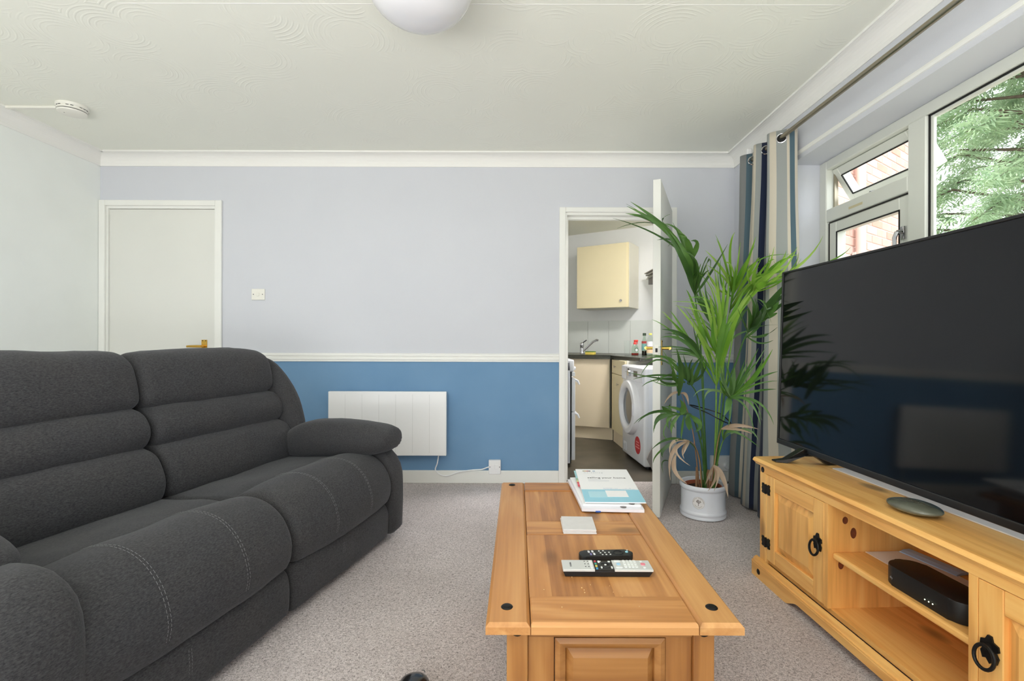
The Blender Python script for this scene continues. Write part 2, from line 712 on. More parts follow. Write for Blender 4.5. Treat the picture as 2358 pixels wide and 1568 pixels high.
M['wood_front'] = wood('shaded_pine_apron', 0, (176, 124, 68), (154, 102, 50), (116, 72, 32), off=3.3, knots=False)  # darker copy of the pine: shade on the table ends put into the colour
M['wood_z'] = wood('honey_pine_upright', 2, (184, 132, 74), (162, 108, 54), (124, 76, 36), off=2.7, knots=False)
S1, S2, S3 = (248, 200, 122), (238, 178, 100), (196, 136, 66)
M['stand_x'] = wood('golden_pine_lengthwise', 0, S1, S2, S3, off=5.2, rough=0.4)
M['stand_y'] = wood('golden_pine_across', 1, S1, S2, S3, off=6.6)
M['stand_z'] = wood('golden_pine_upright', 2, S1, S2, S3, off=7.3)
# ================================================================== the setting
FARY = 3.49
CEIL = 2.365
LX, RX, BY = -3.02, 1.56, -1.65
KX0, KX1 = -0.45, 1.62


def struct(name, bm, m, label, parent=None, smooth=False):
    o = obj(name, bm, m, parent, smooth)
    if parent is None:
        tag(o, label, None, None, 'structure')
    return o


bm = box(BM(), LX - .2, RX + .25, BY - .2, 3.53, -0.12, 0.0)
struct('floor', bm, M['carpet'], 'grey beige speckled carpet over the living room floor')
M['vinyl'] = mat('kitchen_dark_vinyl', (74, 68, 58), 0.4, var=0.35, vscale=5)
bm = box(BM(), KX0 - .1, KX1 + .1, 3.53, 7.0, -0.12, -0.002)
struct('floor_kitchen', bm, M['vinyl'], 'dark brown mottled vinyl floor of the kitchen')
bm = box(BM(), LX - .2, RX + .25, BY - .2, 3.56, CEIL, CEIL + 0.12)
struct('ceiling', bm, M['ceiling'], 'off white ceiling with combed plaster fans')
M['kceil'] = mat('kitchen_ceiling_paint', (236, 235, 220), 0.8, spec=0.2)
bm = box(BM(), KX0 - .1, KX1 + .1, 3.56, 7.0, CEIL, CEIL + 0.12)
struct('ceiling_kitchen', bm, M['kceil'], 'cream kitchen ceiling seen through the doorway')
# far wall with two door holes
D1 = (-2.99, -2.165, 2.0)
D2 = (0.325, 1.112, 1.965)
bm = BM()
t0, t1 = FARY, FARY + 0.11
box(bm, LX - .2, D1[0], t0, t1, 0, CEIL)
box(bm, D1[0], D1[1], t0, t1, D1[2], CEIL)
box(bm, D1[1], D2[0], t0, t1, 0, CEIL)
box(bm, D2[0], D2[1], t0, t1, D2[2], CEIL)
box(bm, D2[1], RX + .24, t0, t1, 0, CEIL)
struct('wall_far', bm, M['wall'], 'pale lilac wall above a blue painted lower half')
bm = box(BM(), LX - .12, LX, BY, FARY, 0, CEIL)
struct('wall_left', bm, M['wall_left'], 'pale greenish white wall behind the sofa')
# right wall with the window hole (0.08..2.78, 0.95..2.04)
WY0, WY1, WZ0, WZ1 = 0.05, 2.78, 0.93, 2.04
bm = BM()
rx1 = RX + 0.24
box(bm, RX, rx1, BY, WY0, 0, CEIL)
box(bm, RX, rx1, WY1, FARY, 0, CEIL)
box(bm, RX, rx1, WY0, WY1, 0, WZ0)
box(bm, RX, rx1, WY0, WY1, WZ1, CEIL)
struct('wall_right', bm, M['wall'], 'pale wall holding the wide window, lower half painted blue')
# rear wall, with an added patio window that lets in more daylight
bm = BM()
box(bm, LX, -2.45, BY - .15, BY, 0, CEIL)
box(bm, -0.45, RX, BY - .15, BY, 0, CEIL)
box(bm, -2.45, -0.45, BY - .15, BY, 2.17, CEIL)
box(bm, -2.45, -0.45, BY - .15, BY, 0, 0.07)
struct('wall_rear', bm, M['wall_left'], 'pale wall around the added patio window at the back of the room')
pw = thing('window_2', 'added white framed patio window at the unseen back of the room, for more daylight', 'window', (-1.45, BY - .08, 0), kind='structure')
for i, (a, b_) in enumerate(((-1.0, 0), (0, 1.0))):
    bm = BM()
    box(bm, a, a + .06, -.03, .03, .07, 2.17)
    box(bm, b_ - .06, b_, -.03, .03, .07, 2.17)
    box(bm, a + .06, b_ - .06, -.03, .03, .07, .14)
    box(bm, a + .06, b_ - .06, -.03, .03, 2.10, 2.17)
    f = obj('frame', bm, M['upvc'], pw)
    obj('pane', box(BM(), a + .06, b_ - .06, -.004, .004, .14, 2.10), M['glass'], f)
# kitchen shell
M['kwall'] = mat('kitchen_wall_paint', (240, 241, 240), 0.7, spec=0.3, var=0.02, vscale=2)
bm = box(BM(), KX0 - .1, KX0, 3.60, 7.0, 0, CEIL)
struct('wall_kitchen_left', bm, M['kwall'], 'cream kitchen wall behind the cooker')
bm = box(BM(), KX1, KX1 + .1, 3.60, 6.0, 0, CEIL)
struct('wall_kitchen_right', bm, M['kwall'], 'cream kitchen wall beside the washing machine')
KA = math.atan2(-.529, .848)
bm = box(BM(), -1.3, 1.35, 0, .1, 0, CEIL)
kw = struct('wall_kitchen_back', bm, M['kwall'], 'slanting cream kitchen wall above white tiles')
kw.location = (.62, 6.16, 0)
kw.rotation_euler = (0, 0, KA)
M['tile'] = mat('kitchen_white_tile', (228, 232, 226), 0.2, var=0.01)
M['grout'] = mat('grout', (172, 174, 166), 0.8)
splash = thing('trim_4', 'row of tall white wall tiles above the dark worktop', None, (.62, 6.16, 0), KA, kind='structure')
obj('grout', box(BM(), -1.1, 1.12, -.004, 0, .86, 1.268), M['grout'], splash)
tb = box(BM(), -.1332, .1332, -.009, -.003, .865, 1.272, .0015, 1)
t_first = obj('tile', tb, M['tile'], splash)
t_first.location = (-1.055 + .27 * 4 + .135, 0, 0)
for k in (0, 1, 2, 3, 5, 6, 7):
    share('tile', t_first.data, splash, (-1.055 + .27 * k + .135, 0, 0))

# ---- coving round the living room
def cove(name, fixed, a0, a1, axis, sgn, label):
    bm = BM()
    pj, dr = .082, .087
    prof = [(0, CEIL), (pj, CEIL), (pj, CEIL - .011), (pj - .010, CEIL - .011)]
    for k in range(9):
        a = k / 8 * PI / 2
        prof.append((pj - .010 - (pj - .016) * math.sin(a), CEIL - .012 - (dr - .018) * (1 - math.cos(a))))
    prof += [(.006, CEIL - dr), (0, CEIL - dr)]
    if axis == 'x':
        prism(bm, [(fixed + sgn * p, z) for p, z in prof], a0, a1, 'x')
    else:
        prism(bm, [(fixed + sgn * p, z) for p, z in prof], a0, a1, 'y')
    return struct(name, bm, M['cove'], label, smooth=False)


cove('trim_1', FARY, LX, RX, 'x', -1, 'white coving along the top of the far wall')
cove('trim_2', LX, BY, FARY, 'y', 1, 'white coving along the top of the left wall')
cove('trim_3', RX, BY, FARY, 'y', -1, 'white coving above the window wall')

# ---- dado rail, skirting
def dado(name, x0, x1, label):
    bm = BM()
    prof = [(0, .872), (.010, .874), (.011, .886), (.016, .890), (.016, .899), (.011, .903), (.012, .912), (.018, .916), (.018, .924), (.008, .932), (0, .934)]
    prism(bm, [(FARY - p, z) for p, z in prof], x0, x1, 'x')
    return struct(name, bm, M['gloss_white'], label)


dado('trim_5', -2.135, .295, 'white moulded dado rail between the two doors')
dado('trim_6', 1.141, RX, 'white moulded dado rail beside the curtain')


def skirt(name, x0, x1, y0, y1, label):
    bm = box(BM(), x0, x1, y0, y1, 0, .092, .004, 2)
    return struct(name, bm, M['gloss_white'], label)


skirt('baseboard_far', -2.135, .295, FARY - .016, FARY, 'white skirting board under the blue far wall')
skirt('baseboard_corner', 1.141, RX, FARY - .016, FARY, 'white skirting board in the corner behind the plant')
skirt('baseboard_left', LX, LX + .016, BY, FARY - .02, 'white skirting board along the left wall')
skirt('baseboard_right', RX - .016, RX, BY, FARY - .02, 'white skirting board under the window wall')

# ---- door frames and doors
def door_frame(name, ox0, ox1, ix0, ix1, otop, itop, label):
    t = thing(name, label, None, (0, 0, 0), kind='structure')
    for nm, x0, x1, z0, z1 in (('architrave', ox0, ix0, 0, otop), ('architrave', ix1, ox1, 0, otop), ('architrave', ix0, ix1, itop, otop)):
        bm = BM()
        box(bm, x0, x1, FARY - .018, FARY, z0, z1, .004, 2)
        obj(nm, bm, M['gloss_white'], t)
    bm = BM()
    box(bm, ix0 - .006, ix0 + .012, FARY, FARY + .115, 0, itop)
    box(bm, ix1 - .012, ix1 + .006, FARY, FARY + .115, 0, itop)
    box(bm, ix0 + .012, ix1 - .012, FARY, FARY + .115, itop - .018, itop + .006)
    obj('jamb', bm, M['gloss_white'], t)
    bm = BM()
    box(bm, ix0 + .012, ix0 + .026, FARY + .055, FARY + .09, 0, itop - .018)
    box(bm, ix1 - .026, ix1 - .012, FARY + .055, FARY + .09, 0, itop - .018)
    box(bm, ix0 + .026, ix1 - .026, FARY + .055, FARY + .09, itop - .036, itop - .018)
    obj('door_stop', bm, M['gloss_white'], t)
    return t


f1 = door_frame('trim_7', -3.018, -2.135, -2.975, -2.182, 2.031, 1.992, 'white frame around the closed door beside the sofa')
f2 = door_frame('trim_8', .295, 1.141, .34, 1.098, 1.988, 1.953, 'white frame around the open kitchen doorway')
for z in (1.745, .25):
    bm = BM()
    box(bm, -2.977, -2.968, FARY + .001, FARY + .01, z, z + .085, .002, 1)
    obj('hinge', bm, M['gloss_white'], f1)
bm = box(BM(), .3395, .3525, FARY + .02, FARY + .045, .93, 1.05)
obj('strike_plate', bm, M['gloss_white'], f2)

d1 = thing('door_1', 'closed plain cream door with brass lever handle behind the sofa', 'door', (-2.962, FARY + .012, 0), kind='structure')
obj('door_leaf', box(BM(), 0, .768, 0, .040, .006, 1.972, .002, 1), M['door'], d1)


def lever(parent, x, z, y, side, mirror=1):
    """plate and lever; side = -1 faces -y"""
    bm = box(BM(), x - .021, x + .021, min(y, y + side * .004), max(y, y + side * .004), z - .10, z + .047, .0015, 1)
    pl = obj('handle_plate', bm, M['brass'], parent)
    bm = BM()
    cyl(bm, (x, y + side * .003, z), (x, y + side * .045, z), .009, .009, 14)
    tube(bm, [(x + mirror * .006, y + side * .045, z), (x - mirror * .03, y + side * .047, z), (x - mirror * .085, y + side * .045, z), (x - mirror * .098, y + side * .044, z - .001)], [.0095, .0095, .008, .0075], 10)
    obj('handle', bm, M['brass'], pl, True)
    bm = BM()
    for dz in (.040, -.092):
        for dx in (-.011, .011):
            cyl(bm, (x + dx, y + side * .0035, z + dz), (x + dx, y + side * .005, z + dz), .0035, .0035, 8)
    obj('screw', bm, M['black_iron'], pl)


lever(d1, .690, .980, 0, -1)
bm = box(BM(), .772, .778, -.004, .010, .955, .985)
obj('latch', bm, M['black_iron'], d1)

# open kitchen door: hinged at (1.095, 3.487), leading edge near (0.80, 2.80)
da = math.atan2(2.80 - 3.487, .805 - 1.090)
d2 = thing('door_2', 'open plain white kitchen door standing edge-on beside the palm', 'door', (1.086, 3.482, 0), da, kind='structure')
obj('door_leaf', box(BM(), 0, .745, -.022, .022, .008, 1.962, .002, 1), M['door'], d2)
bm = BM()
box(bm, .744, .7475, -.011, .011, .945, 1.005)
obj('latch_plate', bm, M['plastic_warm'], d2)
bm = box(BM(), .7465, .754, -.006, .006, .962, .985, .001, 1)
obj('latch', bm, M['black_iron'], d2)
for sd in (1, -1):
    lever(d2, .685, .985, .022 * sd, sd)

# ---- window in the right wall
FX = 1.74
M['sill'] = mat('window_sill_white', (238, 238, 234), 0.4)
w1 = thing('window_1', 'white plastic framed window above the television, small top sash tilted open', 'window', (FX, 0, 0), kind='structure')
fw, ft = .062, .06
bm = BM()
box(bm, -.01, ft, WY0, WY0 + fw, WZ0, WZ1, .004, 1)
box(bm, -.01, ft, WY1 - fw, WY1, WZ0, WZ1, .004, 1)
box(bm, -.01, ft, WY0 + fw, WY1 - fw, WZ1 - .05, WZ1, .004, 1)
box(bm, -.01, ft, WY0 + fw, WY1 - fw, WZ0, WZ0 + .06, .004, 1)
obj('frame', bm, M['upvc'], w1)
for y0, y1 in ((2.055, 2.150), (.70, .79)):
    obj('mullion', box(BM(), -.01, .022, y0, y1, WZ0 + .06, WZ1 - .05, .004, 1), M['upvc'], w1)
# fixed pane with black gasket, bead
bm = BM()
y0, y1, z0, z1 = .79, 2.055, WZ0 + .06, WZ1 - .05
for a in ((y0, y0 + .006, z0, z1), (y1 - .006, y1, z0, z1), (y0, y1, z0, z0 + .006), (y0, y1, z1 - .006, z1)):
    box(bm, .002, .010, *a)
obj('gasket', bm, M['gasket'], w1)
bm = BM()
for a in ((y0 + .006, y0 + .022, z0 + .006, z1 - .006), (y1 - .022, y1 - .006, z0 + .006, z1 - .006), (y0, y1, z0 + .006, z0 + .022), (y0 + .022, y1 - .022, z1 - .016, z1 - .006)):
    box(bm, .006, .020, *a, .002, 1)
obj('glazing_bead', bm, M['upvc'], w1)
obj('pane', box(BM(), .012, .018, y0 + .02, y1 - .02, z0 + .02, z1 - .016), M['glass'], w1)
for (a, b_) in ((2.150, WY1 - fw), (WY0 + fw, .70)):
    obj('transom', box(BM(), -.01, ft, a, b_, 1.695, 1.765, .004, 1), M['upvc'], w1)


def sash(y0, y1, z0, z1, parent, fw_=.062, opened=0.0):
    """local pivot at the top edge; opened swings the foot outwards (+x)"""
    s = bpy.data.objects.new('sash', None)
    s.empty_display_size = .03
    bm = BM()
    h = z1 - z0
    box(bm, 0, .055, 0, fw_, -h, 0, .004, 1)
    box(bm, 0, .055, (y1 - y0) - fw_, y1 - y0, -h, 0, .004, 1)
    box(bm, 0, .055, fw_, (y1 - y0) - fw_, -fw_, 0, .004, 1)
    box(bm, 0, .055, fw_, (y1 - y0) - fw_, -h, -h + fw_, .004, 1)
    so = obj('sash', bm, M['upvc'], parent)
    so.location = (0.005, y0, z1)
    so.rotation_euler = (0, -opened, 0)
    bm = BM()
    yy0, yy1, zz0, zz1 = fw_, (y1 - y0) - fw_, -h + fw_, -fw_
    for a in ((yy0 - .001, yy0 + .005, zz0, zz1), (yy1 - .005, yy1 + .001, zz0, zz1), (yy0, yy1, zz0 - .001, zz0 + .005), (yy0, yy1, zz1 - .005, zz1 + .001)):
        box(bm, -.001, .004, *a)
    obj('gasket', bm, M['gasket'], so)
    obj('pane', box(BM(), .026, .031, yy0, yy1, zz0, zz1), M['glass'], so)
    return so


for (a, b_) in ((2.150, WY1 - fw), (WY0 + fw, .70)):
    far = a > 1
    s = sash(a + .004, b_ - .004, 1.772, 1.984, w1, .045, math.radians(32) if far else 0)
    if far:
        s.location.x += .012
        bm = box(BM(), .010, .022, .0, (b_ - a) - .008, -.001, .006)
        obj('gasket', bm, M['gasket'], s)
        # stay arm and friction hinge
        bm = BM()
        tube(bm, [(.02, 2.42, 1.775), (.12, 2.425, 1.80), (.135, 2.43, 1.80)], .006, 6)
        obj('stay_arm', bm, mat('grey_metal_stay', (120, 122, 122), .4, metal=.8), w1)
        bm = box(BM(), .03, .05, b_ - .012, b_ - .002, 1.775, 1.97)
        obj('hinge', bm, M['steel'], w1)
    s2 = sash(a + .006, b_ - .006, WZ0 + .066, 1.688, w1, .058, 0)
    bm = BM()
    wd = b_ - a - .012
    box(bm, -.002, .003, -.0045, -.001, -(1.688 - WZ0 - .066), 0)
    box(bm, -.002, .003, wd + .001, wd + .0045, -(1.688 - WZ0 - .066), 0)
    box(bm, -.002, .003, 0, wd, .0005, .005)
    obj('seal', bm, M['gasket'], s2)
    bm = BM()
    yc = .028 if far else wd - .028
    box(bm, -.012, 0, yc - .012, yc + .012, -.20, -.14, .003, 2)
    cyl(bm, (-.012, yc, -.165), (-.034, yc, -.165), .009, .008, 12)
    tube(bm, [(-.034, yc, -.165), (-.038, yc + .01, -.19), (-.036, yc + .012, -.25)], [.009, .009, .007], 8)
    obj('handle', bm, M['chrome'], s2, True)
bm = box(BM(), -.012, -.0095, 2.43, 2.53, 1.718, 1.730)
obj('tape_patch', bm, mat('old_tape', (206, 196, 160), .6), w1)
# inner sill board and the bead over the recess
obj('sill', box(BM(), RX - FX - .03, -.01, WY0 - .0, WY1, WZ0 - .02, WZ0 + .012, .004, 2), M['sill'], w1)
bm = BM()
prism(bm, [(RX, 2.088), (RX - .008, 2.085), (RX - .010, 2.075), (RX - .006, 2.066), (RX, 2.064)], WY0 - .1, WY1 + .04, 'y')
struct('trim_9', bm, M['gloss_white'], 'narrow white bead along the wall above the window recess')

# ================================================================== outside
M['bounce_ground'] = mat('pale_bounce_ground', (178, 176, 156), .9, var=.2, vscale=20)  # ground colour lightened to bounce daylight up into the room
bm = BM()
box(bm, RX + .24, 40, -30, 45, -.45, -.2)
box(bm, -40, LX - .2, -30, 45, -.45, -.2)
box(bm, LX - .2, RX + .24, -30, BY - .2, -.45, -.2)
struct('ground', bm, M['bounce_ground'], 'unseen ground outside the window, lightened to bounce daylight indoors')

# brick wing outside the left part of the window: every brick in view is a part
M['mortar'] = mat('pale_mortar', (222, 202, 192), .9, bump=.3, bscale=120)
M['brick'] = mat('pink_brick', (212, 174, 160), .85, var=.12, vscale=6, bump=.4, bscale=120)
M['brick2'] = mat('pale_pink_brick', (218, 186, 174), .85, var=.1, vscale=6, bump=.4, bscale=120)
M['brick3'] = mat('warm_brick', (206, 160, 142), .85, var=.1, vscale=6, bump=.4, bscale=120)
BA = math.atan2(1, 1.44)
bw = thing('brick_building', 'sunlit pink brick wing of the building outside the window', 'building', (1.84, 3.38, -.2), BA)
obj('wall', box(BM(), 0, 2.80, .005, .30, 0, 5.2), M['mortar'], bw)
bl, bh, jt = .215, .065, .010
meshes = []
for mk in ('brick', 'brick2', 'brick3'):
    b0 = BM()
    box(b0, 0, bl, 0, .03, 0, bh, .003, 1)
    me = bpy.data.meshes.new('brick')
    b0.to_mesh(me)
    b0.free()
    me.materials.append(M[mk])
    meshes.append(me)
hb = BM()
box(hb, 0, .1025, 0, .03, 0, bh, .003, 1)
half = bpy.data.meshes.new('brick')
hb.to_mesh(half)
hb.free()
half.materials.append(M['brick'])
rest = BM()
z_in = (1.42, 2.95)
for r in range(69):
    z = r * (bh + jt) + .004
    x = 0.0
    k = 0
    if r % 2:
        if z_in[0] < z - .2 < z_in[1]:
            share('brick', half, bw, (0, 0, z))
        else:
            box(rest, 0, .1025, 0, .03, z, z + bh)
        x = .1125
    while x + bl < 2.83:
        if z_in[0] < z - .2 < z_in[1]:
            share('brick', random.choice(meshes), bw, (x, random.uniform(-.002, .002), z))
        else:
            box(rest, x, x + bl, 0, .03, z, z + bh)
        x += bl + jt
o = obj('brickwork', rest, M['brick'], bw)
o['kind'] = 'stuff'
M['pipe'] = mat('pale_pink_painted_pipe', (230, 206, 194), .5)
dp = thing('downpipe', 'pale round downpipe running down the brick wing', 'pipe', (2.825, 4.065, -.2), BA)
bm = BM()
cyl(bm, (0, -.048, 0), (0, -.048, 5.1), .036, .036, 16)
obj('pipe', bm, M['pipe'], dp, True)
for z in (1.2, 1.93, 3.0, 4.0):
    bm = BM()
    cyl(bm, (0, -.048, z), (0, -.048, z + .05), .041, .041, 16)
    box(bm, -.06, .06, -.03, -.006, z + .01, z + .04)
    obj('bracket', bm, M['pipe'], dp)

# conifers
M['bark'] = mat('conifer_bark', (96, 80, 66), .9, var=.3, vscale=12, bump=.6, bscale=40)
M['needles'] = leafmat('conifer_foliage', (160, 186, 152), (206, 220, 184), .35)
M['needles2'] = leafmat('conifer_foliage_dark', (140, 168, 140), (184, 204, 168), .35)


def conifer(x, y, h, rad, nspray, label, seed, mk, z_low=.5, view_bias=None):
    rs = np.random.RandomState(seed)
    t = thing('conifer_tree', label, 'tree', (x, y, -.2), 0, 'trees beyond the window')
    bm = BM()
    tube(bm, [(0, 0, 0), (.05, .03, h * .4), (0, .05, h * .97)], [.17, .12, .02], 10)
    nb = 110
    br = []
    for k in range(nb):
        zz = z_low + (h * .95 - z_low) * (k + rs.rand() * .6) / nb
        a = k * 2.399 + rs.rand() * .5
        ln = rad * (1 - .75 * (zz / h)) * (.8 + .35 * rs.rand())
        p = [Vector((0, 0, zz)), Vector((math.cos(a) * ln * .5, math.sin(a) * ln * .5, zz + .12 * ln)), Vector((math.cos(a) * ln, math.sin(a) * ln, zz - .10 * ln))]
        tube(bm, p, [.035, .022, .006], 5)
        br.append(p)
    obj('trunk', bm, M['bark'], t, True)
    # one spray: a drooping axis with small side fans
    V, Fc = [], []
    for s in range(nspray):
        p = br[rs.randint(nb)]
        f = .25 + .78 * rs.rand() ** .7
        q = p[0].lerp(p[1], f * 2) if f < .5 else p[1].lerp(p[2], f * 2 - 1)
        base = np.array(q) + rs.normal(0, .10, 3)
        a = math.atan2(p[2].y, p[2].x) + rs.normal(0, .9)
        out = np.array([math.cos(a), math.sin(a), -.25 + rs.normal(0, .25)])
        out /= np.linalg.norm(out)
        side = np.cross(out, np.array([rs.normal(0, .4), rs.normal(0, .4), 1.0]))
        side /= np.linalg.norm(side)
        ln = .26 + .26 * rs.rand()
        n = 6
        for i in range(n):
            g = i / (n - 1)
            c = base + out * ln * g + np.array([0, 0, -.10 * ln * g * g * 3])
            wl = ln * .42 * (1 - g * .75) * (.7 + .5 * rs.rand())
            for sg in (-1, 1):
                tip = c + side * sg * wl + out * wl * .75 + np.array([0, 0, -.25 * wl])
                m1 = c + out * .035
                mid = (c + tip) / 2 + out * .022 * (1.3 - g)
                mid2 = (c + tip) / 2 - out * .018 * (1.3 - g)
                k0 = len(V)
                V += [tuple(c), tuple(mid2), tuple(tip), tuple(mid)]
                Fc.append((k0, k0 + 1, k0 + 2, k0 + 3))
    me = bpy.data.meshes.new('foliage')
    me.from_pydata(V, [], Fc)
    me.materials.append(M[mk])
    fo = share('foliage', me, t)
    fo['kind'] = 'stuff'
    return t


conifer(9.4, 8.7, 9.2, 3.7, 15000, 'tall pale green conifer filling the large window pane', 4, 'needles')
conifer(16.4, 12.6, 11.5, 3.3, 5000, 'second conifer standing behind and right of the first', 9, 'needles2')
conifer(10.0, 16.6, 12.5, 3.6, 6000, 'third conifer farthest from the window', 12, 'needles2')
# ================================================================== sofa
SA = math.atan2(.973, .23)
SL = 1.70
sofa = thing('sofa', 'dark charcoal fabric two seat recliner sofa with stuffed back cushions', 'sofa', (-1.028, .921, 0), SA)
FB = M['fabric']
seats = ((.125, .862), (.866, 1.592))
# back frame behind the cushions, base box
bm = BM()
cushion(bm, [(.62, .08), (.66, .50), (.74, .72), (.84, .90), (.90, .90), (.93, .70), (.93, .08)], .06, SL - .06, .04, 0, amp=.002)
obj('back_frame', bm, FB, sofa, True, 180)
bm = box(BM(), .06, SL - .06, .05, .90, .035, .24, .02, 2)
obj('base', bm, FB, sofa)
for i, (u0, u1) in enumerate(seats):
    sd = 3.0 * i
    # headrest
    bm = BM()
    hp = [(.735, .735), (.668, .775), (.672, .86), (.705, .935), (.765, .972), (.835, .968), (.885, .915), (.890, .80), (.82, .735)]
    cushion(bm, hp, u0 - .004, u1 + .004, .055, .012, amp=.006, freq=7, seed=sd)
    obj('headrest', bm, FB, sofa, True, 180)
    # lumbar cushions
    bm = BM()
    cushion(bm, [(.655, .595), (.610, .640), (.618, .700), (.672, .748), (.78, .745), (.80, .60)], u0 + .004, u1 - .004, .035, .010, amp=.005, freq=8, seed=sd + 1)
    obj('back_cushion', bm, FB, sofa, True, 180)
    bm = BM()
    cushion(bm, [(.585, .395), (.536, .450), (.552, .540), (.612, .600), (.76, .60), (.78, .40)], u0 + .004, u1 - .004, .035, .010, amp=.005, freq=8, seed=sd + 2)
    obj('back_cushion', bm, FB, sofa, True, 180)
    # centre seam of the upper lumbar cushion
    bm = BM()
    uc = (u0 + u1) / 2 + .02
    tube(bm, [(uc, .640, .603), (uc, .617, .620), (uc, .602, .645), (uc + .001, .601, .675), (uc + .002, .610, .703), (uc + .002, .634, .728)], .0014, 6)
    obj('seam', bm, M['dark_slot'], sofa)
    # seat pad and front roll
    bm = BM()
    cushion(bm, [(.22, .405), (.30, .425), (.45, .415), (.60, .400), (.64, .34), (.60, .24), (.24, .24), (.18, .33)], u0 + .002, u1 - .002, .03, .008, amp=.006, freq=6, seed=sd + 3)
    obj('seat', bm, FB, sofa, True, 180)
    bm = BM()
    roll = [(.275, .420), (.20, .452), (.12, .455), (.045, .428), (-.010, .368), (-.034, .295), (-.024, .228), (.010, .198), (.10, .20), (.26, .24), (.31, .33)]
    cushion(bm, roll, u0 - .002, u1 + .002, .05, .012, amp=.005, freq=7, seed=sd + 4)
    rl = obj('seat_roll', bm, FB, sofa, True, 180)
    # footrest panel
    bm = BM()
    cushion(bm, [(.012, .198), (-.012, .165), (-.016, .10), (-.004, .035), (.06, .030), (.08, .11), (.06, .19)], u0, u1, .03, .004, amp=.004, freq=6, seed=sd + 5)
    ft_ = obj('footrest', bm, FB, sofa, True, 180)
    # twin lines of stitching over the roll and down the footrest
    rp = catmull([(.240, .446), (.20, .4585), (.12, .4625), (.045, .437), (-.012, .378), (-.040, .30), (-.034, .245)], 36, closed=False)
    for fu in (.30, .66):
        for du in (0, .009):
            bm = BM()
            uu = u0 + (u1 - u0) * fu + du
            puff_ = .012 * math.sin(PI * fu) ** .6
            for a in range(0, len(rp) - 1):
                if a % 1 == 0:
                    p, q = rp[a], rp[a].lerp(rp[a + 1], .62)
                    k = .010
                    ctr = Vector((.13, .33, 0))
                    dp_ = (p - ctr).normalized() * k
                    dq_ = (q - ctr).normalized() * k
                    tube(bm, [(uu, p.x + dp_.x, p.y + dp_.y), (uu, q.x + dq_.x, q.y + dq_.y)], .0007, 4)
            obj('stitching', bm, M['stitch'], rl)
    for fu in (.42,):
        for du in (0, .009):
            bm = BM()
            uu = u0 + (u1 - u0) * fu + du
            for a in range(9):
                z = .165 - a * .010
                tube(bm, [(uu, -.0185 - .002 * math.sin(a / 8 * PI), z), (uu, -.0185 - .002 * math.sin(a / 8 * PI), z - .006)], .0007, 4)
            obj('stitching', bm, M['stitch'], ft_)
# wings, arm bases, arm pads
wing_p = [(.56, .44), (.535, .54), (.575, .70), (.665, .84), (.78, .925), (.88, .90), (.935, .70), (.935, .10), (.62, .10), (.57, .30)]
arm_p = [(.30, .470), (.12, .485), (.03, .455), (-.030, .37), (-.042, .24), (-.040, .10), (-.030, .045), (.02, .030), (.25, .028), (.60, .028), (.84, .032), (.88, .12), (.86, .44), (.60, .46)]


def arm_pad(bm, stations, uc0, seed):
    """stations: (v, top z, bottom z, half width); rings are rounded lenses across the pad"""
    st = [catmull([s_[:3] for s_ in stations], 30, False), catmull([(s_[0], s_[3], 0) for s_ in stations], 30, False)]
    n = 36
    rings = []
    for p, q in zip(*st):
        v, zt, zb, hw = p.x, p.y, p.z, max(.004, q.y)
        zc, hz = (zt + zb) / 2, max(.004, (zt - zb) / 2)
        ring = []
        for k in range(n):
            a_ = 2 * PI * k / n
            cu_, su_ = math.cos(a_), math.sin(a_)
            u = uc0 + hw * math.copysign(abs(cu_) ** .75, cu_)
            z = zc + hz * math.copysign(abs(su_) ** .85, su_)
            co = Vector((u, v, z))
            d = noise.noise(co * 8 + Vector((seed, 0, 0))) * .005
            pk = .0022 * math.sin(k * 3.1) * max(0, 1 - abs(v + .02) / .10)
            ring.append(bm.verts.new(co + Vector((cu_, 0, su_)) * (d + pk)))
        rings.append(ring)
    for A, B in zip(rings, rings[1:]):
        for k in range(n):
            j = (k + 1) % n
            bm.faces.new((A[k], A[j], B[j], B[k]))
    bm.faces.new(rings[0])
    bm.faces.new(rings[-1])
    return bm


for far in (0, 1):
    wu = (SL - .128, SL - .004) if far else (.004, .128)
    bm = BM()
    cushion(bm, wing_p, *wu, .05, .006, amp=.004, freq=6, seed=20 + far)
    obj('wing', bm, FB, sofa, True, 180)
    bm = BM()
    if far:
        cushion(bm, arm_p, SL - .118, SL, .035, .004, amp=.004, freq=5, seed=31)
    else:
        cushion(bm, [(.30, .505), (.14, .522), (.05, .505), (-.020, .44), (-.045, .32), (-.045, .14), (-.035, .05), (.02, .030), (.25, .028), (.60, .028), (.84, .032), (.88, .12), (.86, .44), (.60, .49)], -.02, .188, .060, .006, amp=.005, freq=5, seed=30)
    obj('arm', bm, FB, sofa, True, 180)
    bm = BM()
    if far:
        arm_pad(bm, [(-.038, .535, .505, .02), (-.033, .556, .485, .07), (-.012, .577, .468, .098), (.06, .597, .445, .108), (.22, .612, .425, .110), (.40, .606, .412, .106), (.52, .575, .408, .095), (.60, .52, .42, .07), (.62, .49, .44, .02)], SL - .098, 4.0)
    else:
        arm_pad(bm, [(.15, .50, .46, .02), (.17, .54, .45, .07), (.22, .565, .44, .100), (.32, .60, .43, .108), (.42, .60, .42, .106), (.52, .575, .41, .095), (.60, .52, .42, .07), (.62, .49, .44, .02)], .095, 6.0)
    obj('arm_pad', bm, FB, sofa, True, 180)
bm = BM()
for u in (.10, SL - .10):
    for v in (.10, .84):
        cyl(bm, (u, v, 0), (u, v, .04), .022, .022, 12)
obj('foot', bm, M['black'], sofa)

